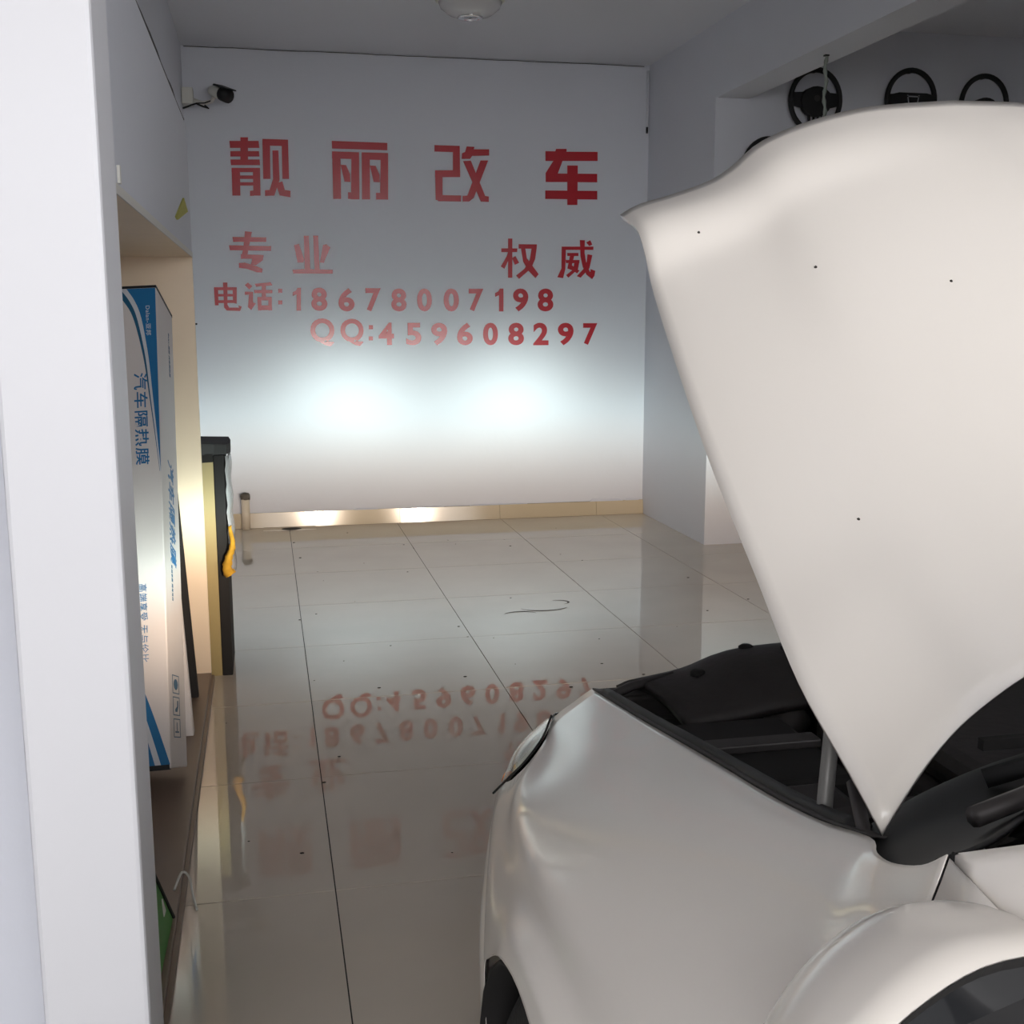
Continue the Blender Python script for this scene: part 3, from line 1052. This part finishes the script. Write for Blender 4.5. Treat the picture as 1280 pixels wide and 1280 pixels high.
# hood (open)
HL = crom([(.528, .884, 1.075), (.530, .955, 1.108), (.531, 1.062, 1.157), (.552, 1.215, 1.227), (.572, 1.45, 1.363), (.602, 1.746, 1.562),
           (.604, 1.808, 1.632), (.606, 1.854, 1.673), (.610, 1.952, 1.700)], 4)
HF = crom([(.610, 1.952, 1.700), (.640, 1.950, 1.717), (.698, 1.95, 1.734), (.770, 1.95, 1.760), (.814, 1.95, 1.788), (.857, 1.95, 1.825),
           (.931, 1.95, 1.858), (1.021, 1.95, 1.884), (1.10, 1.95, 1.897), (XC, 1.95, 1.908)], 4)
HR = crom([(.528, .884, 1.075), (.554, .90, 1.093), (.600, .93, 1.120), (.657, .97, 1.137), (.726, 1.02, 1.143), (.792, 1.06, 1.150), (.90, 1.115, 1.160), (1.05, 1.165, 1.168), (XC, 1.185, 1.172)], 4)
HC = crom([(XC, 1.185, 1.172), (XC, 1.32, 1.320), (XC, 1.48, 1.487), (XC, 1.64, 1.648), (XC, 1.78, 1.778), (XC, 1.88, 1.858), (XC, 1.95, 1.908)], 4)


def at(c, t):
    """point at arc-length fraction t"""
    L = [0]
    for a, b in zip(c, c[1:]):
        L.append(L[-1]+(b-a).length)
    d = t*L[-1]
    for i in range(len(c)-1):
        if d <= L[i+1] or i == len(c)-2:
            f = (d-L[i])/max(1e-9, L[i+1]-L[i])
            return c[i].lerp(c[i+1], min(1, max(0, f)))


NS, NT = 44, 34
HG = []
for i in range(NS+1):
    s = i/NS
    row = []
    for j in range(NT+1):
        t = j/NT
        p = at(HR, t)*(1-s) + at(HF, t)*s + at(HL, s)*(1-t) + at(HC, s)*t
        p -= HR[0]*(1-s)*(1-t) + HR[-1]*(1-s)*t + HF[0]*s*(1-t) + HF[-1]*s*t
        row.append(p)
    right = []
    for j in range(NT-1, -1, -1):
        q = row[j]
        dz = .028*s*(1-abs(j/NT-.5)*2) + .10*s*(XC-q.x)
        right.append(Vector((2*XC-q.x, q.y, q.z + .10*s*(XC-q.x))))
    HG.append(row+right)
# outer skin sits a finger's width above the pressed frame
HN = []
for i in range(len(HG)):
    row = []
    for j in range(len(HG[0])):
        du = HG[min(i+1, NS)][j] - HG[max(i-1, 0)][j]
        dv = HG[i][min(j+1, len(HG[0])-1)] - HG[i][max(j-1, 0)]
        n = dv.cross(du).normalized()
        row.append(n if n.z > 0 else -n)
    HN.append(row)
HG = [[p + n*.010 for p, n in zip(r, rn)] for r, rn in zip(HG, HN)]
hood = grid_mesh('hood', HG, M_PAINT, car, .0, flip=False)
hood.modifiers.new('thickness', 'SOLIDIFY').thickness = .009
hood.modifiers['thickness'].offset = -1
# pressed inner frame on the underside
G = []
for i in range(3, NS-2, 3):
    row = []
    for j in range(4, len(HG[0])-4, 4):
        n = Vector((0, math.sin(.66), -math.cos(.66)))
        row.append(HG[i][j] + n*(.022+.012*((i//3+j//4) % 2)))
    G.append(row)
grid_mesh('hood_inner_panel', G, M_PAINT, hood, .004)
# specks of dirt on the hood
bm = bmesh.new()
for (i, j) in ((25, 24), (12, 8), (9, 30), (6, 31), (38, 5), (30, 14), (20, 40), (8, 26)):
    p = HG[i][j]
    bmesh.ops.create_icosphere(bm, subdivisions=1, radius=random.uniform(.0022, .0042), matrix=Matrix.Translation(p))
sp = from_bm('paint_chips', bm, M_DUST, hood)
sp['kind'] = 'stuff'

# prop strut
tube('hood_strut', [(.548, 1.035, .93), (.556, 1.045, 1.04), (.575, 1.07, 1.13), (.61, 1.12, 1.17)], .0085, M_ENG2B, car, 10)

# nose: bumper, grille, radiator support
bump = [
 [(.318, 1.705, .30), (.322, 1.73, .42), (.346, 1.838, .545), (.366, 1.895, .625), (.386, 1.938, .680)],
 [(.335, 1.82, .24), (.335, 1.86, .44), (.360, 1.935, .550), (.385, 1.98, .625), (.404, 2.000, .664)],
 [(.40, 2.05, .20), (.40, 2.08, .44), (.425, 2.115, .545), (.455, 2.14, .60), (.485, 2.15, .630)],
 [(.55, 2.25, .18), (.55, 2.27, .43), (.570, 2.28, .53), (.59, 2.28, .575), (.61, 2.27, .600)],
 [(.80, 2.39, .17), (.80, 2.42, .42), (.81, 2.42, .52), (.82, 2.40, .565), (.83, 2.38, .590)],
 [(XC, 2.44, .17), (XC, 2.48, .42), (XC, 2.48, .52), (XC, 2.46, .565), (XC, 2.43, .590)]]
BG = loft(bump, 4, 4)
full = BG + [[Vector((2*XC-p.x, p.y, p.z)) for p in r] for r in BG[-2::-1]]
grid_mesh('front_bumper', full, M_PAINT, car, .006)
gr = [[(.86, 2.37, .585), (.87, 2.34, .64), (.88, 2.30, .69)], [(XC, 2.425, .585), (XC, 2.40, .64), (XC, 2.35, .70)]]
GG = loft(gr, 6, 4)
full = GG + [[Vector((2*XC-p.x, p.y, p.z)) for p in r] for r in GG[-2::-1]]
grille = grid_mesh('grille', full, M_BLACK, car, .006)
for k in range(4):
    z = .60+.025*k
    y = .42-.0125*k*2
    pts = [(.88, 2.37-.5*(z-.585), z), (1.0, 2.408-.5*(z-.585), z), (XC, 2.435-.5*(z-.585), z), (2*XC-1.0, 2.408-.5*(z-.585), z), (2*XC-.88, 2.37-.5*(z-.585), z)]
    tube('grille_bar', pts, .006, M_CHROME, grille, 6)
# radiator support
box('radiator_support', (.64, 2.13, .72), (2*XC-.64, 2.20, .782), M_ENG, car, .008)
box('radiator', (.74, 2.10, .28), (2*XC-.74, 2.14, .74), M_ENG2, car)

# head lamps
rear = crom([(.521, 2.066, .773), (.471, 1.925, .787), (.425, 1.862, .770), (.396, 1.866, .740), (.380, 1.930, .685)], 4)


def lens_rows(inset=0.):
    rows = []
    r1 = crom([(.540, 2.115, .766), (.497, 2.070, .762), (.452, 2.020, .752), (.420, 1.990, .728), (.397, 1.980, .672)], 4)
    r2 = crom([(.600, 2.165, .742), (.565, 2.165, .730), (.520, 2.155, .708), (.475, 2.125, .672), (.450, 2.100, .640)], 4)
    r3 = crom([(.700, 2.245, .712), (.670, 2.255, .697), (.635, 2.260, .672), (.600, 2.245, .636), (.585, 2.225, .612)], 4)
    r4 = crom([(.850, 2.310, .690), (.845, 2.330, .665), (.840, 2.345, .640), (.835, 2.350, .615), (.830, 2.345, .598)], 4)
    R = [rear, r1, r2, r3, r4]
    if inset:
        n = Vector((.55, -.15, -.62))
        R = [[p+n*inset*w for p in r] for r, w in zip(R, (.12, .9, 1, 1, .8))]
    G = [crom([r[j] for r in R], 5) for j in range(len(R[0]))]
    return [[G[j][i] for j in range(len(G))] for i in range(len(G[0]))]


LG = lens_rows()
RG = lens_rows(.038)
for mir in (False, True):
    hl = bpy.data.objects.new('headlight', None)
    link(hl, car)
    grid_mesh('lens', LG, M_LENS, hl, .003, flip=True, mirror=mir)
    # fluted reflector
    G2 = []
    for i, r in enumerate(RG):
        k = .009 if (i//2) % 2 else -.006
        G2.append([p+Vector((-.6, .2, .7))*k for p in r])
    grid_mesh('reflector', G2, M_REFL, hl, .003, flip=True, mirror=mir)
    # dark rear gasket
    path = [p+Vector((-.004, .003, .004)) for p in rear]
    if mir:
        path = [Vector((2*XC-p.x, p.y, p.z)) for p in path]
    tube('gasket', path, .0022, M_BLACKM, hl, 6)
    # amber indicator in the outer corner
    bm = bmesh.new()
    bmesh.ops.create_uvsphere(bm, u_segments=14, v_segments=10, radius=1)
    for v in bm.verts:
        v.co = Vector((.412, 1.965, .692)) + Vector((v.co.x*.014, v.co.y*.020, v.co.z*.022))
        if mir:
            v.co.x = 2*XC-v.co.x
    from_bm('indicator', bm, M_AMBER, hl, True)
    # projector bowl
    px = .59 if not mir else 2*XC-.59
    bm = bmesh.new()
    bm_lathe(bm, [(.03, 2.06), (.045, 2.12), (.046, 2.165), (.038, 2.17)], (px, 0, .672), 20, 'Y')
    from_bm('projector', bm, M_CHROME, hl, True)
    bm = bmesh.new()
    bm_lathe(bm, [(.034, 2.171), (.030, 2.176), (.012, 2.180)], (px, 0, .672), 20, 'Y')
    from_bm('lit_bulb', bm, M_BULB, hl, True)
    # the lamp itself: dipped beam pattern as a function of direction
    ld = bpy.data.lights.new('headlamp_beam', 'POINT')
    ld.shadow_soft_size = .032
    ld.energy = 11
    ld.use_nodes = True
    nt = ld.node_tree
    em = nt.nodes['Emission']
    em.inputs['Color'].default_value = (.82, 1.0, .98, 1)
    geo = nt.nodes.new('ShaderNodeNewGeometry')
    sep = nt.nodes.new('ShaderNodeSeparateXYZ')
    nt.links.new(geo.outputs['Incoming'], sep.inputs[0])

    def math_(op, a, b=None):
        n = nt.nodes.new('ShaderNodeMath')
        n.operation = op
        for i, v in enumerate((a, b)):
            if v is None:
                continue
            if isinstance(v, (int, float)):
                n.inputs[i].default_value = v
            else:
                nt.links.new(v, n.inputs[i])
        return n.outputs[0]
    SGN = 1.0
    dx, dy, dz = [math_('MULTIPLY', sep.outputs[k], SGN) for k in range(3)]
    dyp = math_('MAXIMUM', dy, .02)
    az = math_('DIVIDE', dx, dyp)
    el = math_('DIVIDE', dz, dyp)

    def gauss(a0, sa, e0, se, amp):
        u = math_('DIVIDE', math_('SUBTRACT', az, a0), sa)
        v = math_('DIVIDE', math_('SUBTRACT', el, e0), se)
        q = math_('ADD', math_('MULTIPLY', u, u), math_('MULTIPLY', v, v))
        return math_('MULTIPLY', math_('POWER', 2.71828, math_('MULTIPLY', q, -1.0)), amp)
    tot = math_('ADD', gauss(.0, .085, .048, .056, 1.7), gauss(.0, .50, .010, .052, .62))
    tot = math_('ADD', tot, gauss(.0, .17, .085, .055, .25))
    tot = math_('ADD', tot, gauss(.0, .95, -.06, .20, .26))
    tot = math_('ADD', tot, gauss(.0, .45, .16, .12, .045))
    tot = math_('ADD', tot, gauss(.0, .36, -.035, .06, .50))
    tot = math_('ADD', tot, gauss(-.55 if not mir else .55, .40, -.02, .16, .16))
    fw = math_('GREATER_THAN', dy, .02)
    tot = math_('MULTIPLY', tot, fw)
    # warm fringe below the cut-off, cool above it
    cr = nt.nodes.new('ShaderNodeValToRGB')
    cr.color_ramp.elements[0].position = .40
    cr.color_ramp.elements[0].color = (1, .80, .62, 1)
    cr.color_ramp.elements[1].position = .52
    cr.color_ramp.elements[1].color = (.87, 1, .93, 1)
    nt.links.new(math_('ADD', el, .5), cr.inputs['Fac'])
    nt.links.new(cr.outputs['Color'], em.inputs['Color'])
    nt.links.new(math_('MULTIPLY', tot, 60.0), em.inputs['Strength'])
    lo = bpy.data.objects.new('headlamp_beam', ld)
    link(lo)
    lo.location = (.60 if not mir else 2*XC-.60, 2.42, .70)

# engine bay
box('bay_floor', (.62, .98, .30), (2*XC-.62, 2.12, .33), M_BLACKM, car)
box('engine_block', (1.00, 1.35, .35), (1.62, 1.95, .80), M_ENG, car, .03)
box('engine_cover', (1.02, 1.38, .80), (1.58, 1.90, .865), M_ENG, car, .025)
box('battery', (.70, 1.62, .50), (.92, 1.92, .80), M_BLACKM, car, .012)
box('battery_clamp', (.70, 1.75, .80), (.92, 1.79, .815), M_ENG2, car, .003)
box('fuse_box', (.665, 1.30, .60), (.84, 1.56, .83), M_ENG, car, .02)
bm = bmesh.new()
bm_lathe(bm, [(.12, .55), (.115, .82), (.09, .86), (.045, .87), (.04, .885), (.012, .888)], (.72, 1.18, 0), 20)
from_bm('strut_tower', bm, M_ENG2, car, True)
# front cover: domed intake duct over the radiator support
dk = [
 [(.70, 2.24, .770), (.72, 2.18, .800), (.74, 2.08, .802), (.76, 1.98, .775)],
 [(.82, 2.25, .785), (.83, 2.18, .818), (.84, 2.07, .822), (.86, 1.96, .790)],
 [(.92, 2.25, .800), (.92, 2.18, .850), (.93, 2.06, .858), (.94, 1.94, .810)],
 [(1.06, 2.26, .800), (1.06, 2.18, .860), (1.06, 2.06, .868), (1.06, 1.94, .815)],
 [(1.30, 2.26, .800), (1.30, 2.18, .860), (1.30, 2.06, .868), (1.30, 1.94, .815)],
 [(1.48, 2.25, .780), (1.48, 2.18, .812), (1.48, 2.06, .820), (1.48, 1.94, .79)]]
grid_mesh('intake_cover', loft(dk, 4, 4), M_ENG, car, .02)
for (x, y, z) in ((.835, 2.12, .822), (.955, 2.16, .856), (1.02, 2.10, .868)):
    bm = bmesh.new()
    bm_lathe(bm, [(.016, z-.004), (.016, z+.006), (.010, z+.010)], (x, y, 0), 12)
    from_bm('cover_bolt', bm, M_BLACKM, car, True)
tube('headlight_bracket', [(.63, 2.10, .79), (.70, 2.14, .80), (.80, 2.17, .806)], .010, M_ENG2, car)
tube('air_hose', crom([(.98, 1.98, .78), (.90, 1.94, .72), (.86, 1.86, .70), (.84, 1.74, .66), (.86, 1.6, .60)], 5), .038, M_ENG, car, 12)
tube('coolant_hose', crom([(.80, 2.05, .70), (.88, 1.80, .74), (.98, 1.60, .76), (1.05, 1.4, .80)], 5), .020, M_BLACKM, car, 10)
tube('brake_pipe', crom([(.63, 1.60, .80), (.68, 1.42, .88), (.70, 1.25, .90), (.80, 1.12, .92)], 5), .008, M_ENG2, car)
# cross bar, firewall, cowl
bm = bmesh.new()
bm_hexa(bm, [(.64, 1.27, .86), (1.8, 1.27, .93), (1.8, 1.31, .93), (.64, 1.31, .86), (.64, 1.27, .895), (1.8, 1.27, .965), (1.8, 1.31, .965), (.64, 1.31, .895)])
from_bm('cross_bar', bm, M_ENG2, car)
bm = bmesh.new()
bm_hexa(bm, [(.63, 1.24, .84), (.68, 1.24, .84), (.63, .99, .93), (.58, .99, .93), (.63, 1.24, .87), (.68, 1.24, .87), (.63, .99, .97), (.58, .99, .97)])
from_bm('diagonal_brace', bm, M_ENG2, car)
box('firewall', (.60, .92, .30), (2*XC-.60, .96, .98), M_ENG, car)


def half(rows, name, m, nu=4, nv=4, thick=.004, flip=False, parent=None):
    G = loft(rows, nu, nv)
    full_ = G + [[Vector((2*XC-p.x, p.y, p.z)) for p in r] for r in G[-2::-1]]
    return grid_mesh(name, full_, m, parent or car, thick, flip)


cowl = half([
 [(.515, .925, 1.058), (.506, .885, 1.062), (.490, .815, 1.080), (.472, .745, 1.112), (.462, .700, 1.150)],
 [(.560, .960, 1.050), (.556, .92, 1.070), (.548, .86, 1.088), (.540, .79, 1.110), (.535, .74, 1.14)],
 [(.66, 1.02, 1.05), (.66, .985, 1.075), (.66, .93, 1.090), (.66, .87, 1.105), (.66, .83, 1.125)],
 [(.85, 1.08, 1.05), (.85, 1.05, 1.078), (.85, 1.0, 1.095), (.85, .94, 1.108), (.85, .905, 1.125)],
 [(XC, 1.12, 1.05), (XC, 1.09, 1.08), (XC, 1.04, 1.097), (XC, .99, 1.11), (XC, .96, 1.125)]], 'cowl_panel', M_BLACK)
for k in range(9):
    x = .72+k*.11
    box('cowl_slot', (x, 1.02, 1.088), (x+.07, 1.03, 1.100), M_BLACKM, cowl)
tube('hinge', [(.530, .90, 1.03), (.536, .93, 1.06), (.545, .97, 1.09)], .007, M_ENG2, car)
bm = bmesh.new()
bm_lathe(bm, [(.016, 1.02), (.016, 1.056), (.010, 1.060)], (.548, .885, 0), 14)
from_bm('hinge_cap', bm, M_BLACK, car, True)
# wipers
for dx in (0, .62):
    tube('wiper', crom([(.56+dx, .80, 1.128), (.80+dx, .855, 1.155), (1.02+dx, .84, 1.19)], 5), .009, M_ENG2, car)
    tube('wiper_arm', [(.66+dx, .93, 1.10), (.72+dx, .90, 1.13), (.80+dx, .858, 1.158)], .010, M_BLACK, car)
# windscreen
half([
 [(.462, .690, 1.150), (.50, .50, 1.26), (.55, .25, 1.385), (.600, .0, 1.475)],
 [(.535, .735, 1.135), (.57, .53, 1.26), (.61, .27, 1.392), (.65, .02, 1.482)],
 [(.66, .830, 1.122), (.69, .61, 1.26), (.72, .32, 1.40), (.75, .06, 1.492)],
 [(.85, .905, 1.122), (.87, .67, 1.265), (.89, .37, 1.41), (.90, .10, 1.50)],
 [(XC, .960, 1.122), (XC, .72, 1.27), (XC, .41, 1.415), (XC, .13, 1.505)]], 'windscreen', M_GLASSDK, thick=.005)
# side shell: door, sill, rear quarter (both sides) and greenhouse
def side(rows, name, m, thick=.0025, nu=4, nv=4):
    for mir in (False, True):
        grid_mesh(name, loft(rows, nu, nv), m, car, thick, flip=True, mirror=mir)


side([
 [(.4465, .661, 1.171), (.4385, .656, 1.159), (.4225, .651, 1.12), (.4015, .646, 1.02), (.3675, .646, .845), (.3445, .656, .72), (.3325, .681, .55), (.3305, .726, .40), (.3325, .771, .24)],
 [(.440, .45, 1.150), (.434, .45, 1.140), (.418, .45, 1.10), (.396, .45, 1.00), (.360, .45, .85), (.338, .45, .72), (.328, .45, .55), (.328, .45, .40), (.340, .45, .24)],
 [(.432, 0, 1.140), (.427, 0, 1.130), (.411, 0, 1.09), (.389, 0, .99), (.352, 0, .85), (.332, 0, .72), (.324, 0, .55), (.326, 0, .40), (.340, 0, .24)],
 [(.430, -.40, 1.145), (.425, -.40, 1.135), (.409, -.40, 1.09), (.387, -.40, .99), (.350, -.40, .85), (.330, -.40, .72), (.322, -.40, .55), (.325, -.40, .40), (.340, -.40, .24)]],
 'front_door', M_PAINT)
for mir in (False, True):  # black tube added behind the door gap to make it read dark
    P = [Vector(p)+Vector((.007, -.002, 0)) for p in fend[-1]]
    tube('gap_shade', [Vector((2*XC-p.x, p.y, p.z)) for p in P] if mir else P, .0045, M_BLACKM, car, 6)
side([
 [(.430, -.406, 1.145), (.409, -.406, 1.09), (.387, -.406, .99), (.350, -.406, .85), (.330, -.406, .72), (.322, -.406, .55), (.325, -.406, .40), (.340, -.406, .24)],
 [(.435, -.70, 1.155), (.412, -.70, 1.10), (.389, -.70, 1.0), (.352, -.70, .85), (.332, -.70, .72), (.322, -.70, .55), (.325, -.70, .40), (.340, -.70, .24)],
 [(.45, -1.0, 1.17), (.42, -1.05, 1.11), (.395, -1.05, 1.0), (.356, -1.03, .85), (.335, -1.0, .76), (.325, -.95, .60), (.328, -.91, .40), (.345, -.90, .24)]],
 'rear_door', M_PAINT)
side([
 [(.452, -1.006, 1.17), (.422, -1.056, 1.11), (.397, -1.056, 1.0), (.358, -1.036, .85), (.335, -1.0, .72), (.325, -.955, .56), (.328, -.915, .38)],
 [(.47, -1.2, 1.18), (.43, -1.2, 1.12), (.40, -1.2, 1.0), (.36, -1.2, .86), (.335, -1.2, .78), (.325, -1.2, .72), (.322, -1.2, .67)],
 [(.50, -1.5, 1.17), (.45, -1.5, 1.11), (.41, -1.5, 1.0), (.365, -1.5, .86), (.34, -1.5, .72), (.33, -1.53, .58), (.33, -1.58, .46)],
 [(.58, -1.85, 1.13), (.53, -1.88, 1.07), (.49, -1.90, .97), (.44, -1.92, .85), (.41, -1.92, .7), (.41, -1.90, .5), (.43, -1.86, .28)],
 [(.80, -2.00, 1.11), (.80, -2.06, 1.03), (.80, -2.08, .93), (.80, -2.10, .80), (.80, -2.12, .66), (.80, -2.10, .48), (.80, -2.02, .26)],
 [(XC, -2.03, 1.11), (XC, -2.10, 1.03), (XC, -2.13, .93), (XC, -2.15, .80), (XC, -2.17, .66), (XC, -2.15, .48), (XC, -2.07, .26)]],
 'rear_quarter', M_PAINT)
half([
 [(.600, -.005, 1.475), (.615, -.30, 1.51), (.625, -.70, 1.50), (.64, -1.05, 1.44), (.66, -1.25, 1.38)],
 [(.75, .06, 1.492), (.76, -.30, 1.535), (.77, -.70, 1.525), (.78, -1.08, 1.465), (.79, -1.28, 1.40)],
 [(XC, .13, 1.505), (XC, -.30, 1.55), (XC, -.70, 1.54), (XC, -1.10, 1.48), (XC, -1.30, 1.415)]], 'roof', M_PAINT, thick=.008)
half([
 [(.66, -1.25, 1.38), (.58, -1.55, 1.22), (.52, -1.72, 1.14)],
 [(.80, -1.285, 1.40), (.76, -1.62, 1.23), (.74, -1.80, 1.13)],
 [(XC, -1.30, 1.415), (XC, -1.66, 1.24), (XC, -1.85, 1.13)]], 'rear_window', M_GLASSDK)
half([
 [(.50, -1.70, 1.155), (.56, -1.86, 1.13), (.80, -2.00, 1.11)],
 [(.74, -1.79, 1.135), (.85, -1.92, 1.125), (.95, -2.015, 1.11)],
 [(XC, -1.84, 1.135), (XC, -1.95, 1.125), (XC, -2.03, 1.11)]], 'boot_lid', M_PAINT)
# side glass
side([
 [(.442, .440, 1.150), (.447, .43, 1.165), (.452, .415, 1.178)],
 [(.438, .30, 1.148), (.463, .28, 1.22), (.488, .27, 1.285)],
 [(.432, 0, 1.142), (.500, -.02, 1.30), (.575, -.04, 1.450)],
 [(.430, -.36, 1.147), (.510, -.36, 1.32), (.598, -.36, 1.480)]], 'side_window', M_GLASSDK, .004)
side([
 [(.430, -.44, 1.148), (.510, -.44, 1.32), (.600, -.44, 1.480)],
 [(.436, -.75, 1.158), (.515, -.75, 1.32), (.605, -.75, 1.470)],
 [(.455, -1.10, 1.172), (.53, -1.08, 1.29), (.615, -1.03, 1.420)]], 'side_window', M_GLASSDK, .004)
for mir in (False, True):
    fx = (lambda P: [Vector((2*XC-p[0], p[1], p[2])) for p in P]) if mir else (lambda P: [Vector(p) for p in P])
    grid_mesh('windscreen_pillar', loft([
        [(.464, .676, 1.162), (.450, .660, 1.173), (.445, .652, 1.148)],
        [(.478, .590, 1.212), (.462, .580, 1.214), (.445, .560, 1.144)],
        [(.492, .500, 1.262), (.476, .490, 1.262), (.446, .455, 1.141)],
        [(.525, .350, 1.338), (.508, .340, 1.336), (.485, .300, 1.275)],
        [(.560, .180, 1.412), (.543, .170, 1.410), (.530, .150, 1.375)],
        [(.602, -.010, 1.478), (.588, -.010, 1.474), (.578, -.020, 1.452)]], 4, 4), M_PAINT, car, .006, flip=True, mirror=mir)
    tube('roof_rail', fx(crom([(.604, -.30, 1.490), (.614, -.7, 1.487), (.625, -1.02, 1.44), (.60, -1.3, 1.34), (.52, -1.68, 1.16)], 4)), .022, M_PAINT, car, 10)
    tube('door_pillar', fx([(.428, -.40, 1.14), (.508, -.40, 1.32), (.60, -.40, 1.48)]), .020, M_BLACK, car, 8)
    tube('belt_strip', fx(crom([(.441, .45, 1.150), (.435, .3, 1.146), (.430, 0, 1.141), (.428, -.4, 1.146), (.434, -.75, 1.157), (.452, -1.1, 1.172)], 4)), .008, M_BLACK, car, 6)
    tube('door_handle', fx([(.385, -.28, .965), (.362, -.25, .965), (.362, -.14, .965), (.387, -.11, .965)]), .012, M_PAINT, car, 8)
box('underbody', (.40, -1.95, .22), (2*XC-.40, .98, .27), M_BLACKM, car)

# door mirror


def mirror(mir):
    mr_ = bpy.data.objects.new('door_mirror', None)
    link(mr_, car)
    X = (lambda x: 2*XC-x) if mir else (lambda x: x)
    # shell: cross-sections from the outer tip to the door
    secs = [(.220, .020, 1.030, .562), (.236, .040, 1.036, .569), (.262, .056, 1.045, .579), (.298, .071, 1.058, .591), (.340, .083, 1.071, .602), (.390, .089, 1.082, .610), (.440, .086, 1.086, .610), (.476, .072, 1.085, .604), (.494, .046, 1.083, .598)]
    secs = [tuple(v)+(w.x,) for v, w in zip(crom([q[:3] for q in secs], 4), crom([(q[3], 0, 0) for q in secs], 4))]
    G = []
    n = 20
    for (x, h, zc, yc) in secs:
        row = []
        for k in range(n+1):
            a = -PI/2 + PI*k/n       # bottom -> front -> top (open at the rear)
            row.append(Vector((X(x), yc-.072+.15*max(0, math.cos(a))**.8*(h/.09), zc+h*math.sin(a))))
        G.append(row)
    grid_mesh('mirror_shell', G, M_PAINT, mr_, .002, flip=mir)
    G1, G2 = [], []
    for (x, h, zc, yc) in secs:
        G1.append([Vector((X(x), yc-.074, zc-h)), Vector((X(x), yc-.079, zc-h*.93)), Vector((X(x), yc-.072, zc-h*.85))])
    # black rim frame and the glass
    bm = bmesh.new()
    out = [(x, yc-.074, zc+h) for (x, h, zc, yc) in secs] + [(x, yc-.074, zc-h) for (x, h, zc, yc) in reversed(secs)]
    cxm, czm = .355, 1.08
    o1 = [Vector((X(x), y, z)) for x, y, z in out]
    i1 = [Vector((X(cxm+(x-cxm)*.96), y+.002, czm+(z-czm)*.92)) for x, y, z in out]
    a = [bm.verts.new(v) for v in o1]
    b = [bm.verts.new(v) for v in i1]
    c = [bm.verts.new(v+Vector((0, .012, 0))) for v in i1]
    for k in range(len(a)):
        k2 = (k+1) % len(a)
        bm.faces.new((a[k], a[k2], b[k2], b[k]))
        bm.faces.new((b[k], b[k2], c[k2], c[k]))
    from_bm('rim_frame', bm, M_BLACK, mr_)
    bm = bmesh.new()
    bm.faces.new([bm.verts.new(v+Vector((0, .010, 0))) for v in i1])
    from_bm('mirror_glass', bm, M_MIRROR, mr_)
    tube('mirror_foot', [(X(.455), .60, 1.06), (X(.43), .60, 1.10), (X(.40), .605, 1.08)], .026, M_BLACK, mr_, 8)
    return mr_


mirror(False)
mirror(True)
local(car)

# ---- specks and grit on the floor
bm = bmesh.new()
for k in range(70):
    x, y = random.uniform(-.2, 2.6), random.uniform(2.2, 8.3)
    s = random.uniform(.002, .006)
    bmesh.ops.create_icosphere(bm, subdivisions=1, radius=1, matrix=Matrix.Translation((x, y, s*.25)) @ Matrix.Diagonal((s*1.6, s, s*.4, 1)))
o = from_bm('floor_grit', bm, M_DUST)
o['kind'] = 'stuff'
tag(o, 'dark grit and specks scattered over the polished floor tiles', 'grit')
# scuffed shoe marks in the middle of the floor
bm = bmesh.new()
for cx, cy, r, a0, a1 in ((1.26, 5.72, .06, .2, 2.6), (1.42, 5.86, .09, 3.4, 5.8), (1.50, 5.93, .05, -1., 1.6)):
    pts = [(cx+r*1.5*math.cos(a0+(a1-a0)*k/9), cy+r*math.sin(a0+(a1-a0)*k/9), .001) for k in range(10)]
    bm_tube(bm, pts, [.0015+.006*math.sin(PI*k/9) for k in range(10)], 5)
for v in bm.verts:
    v.co.z = .0008 + v.co.z*.05
o = from_bm('scuff_mark', bm, M_DIRT)
tag(o, 'dark curved scuff mark on the floor tiles right of the middle', 'scuff')
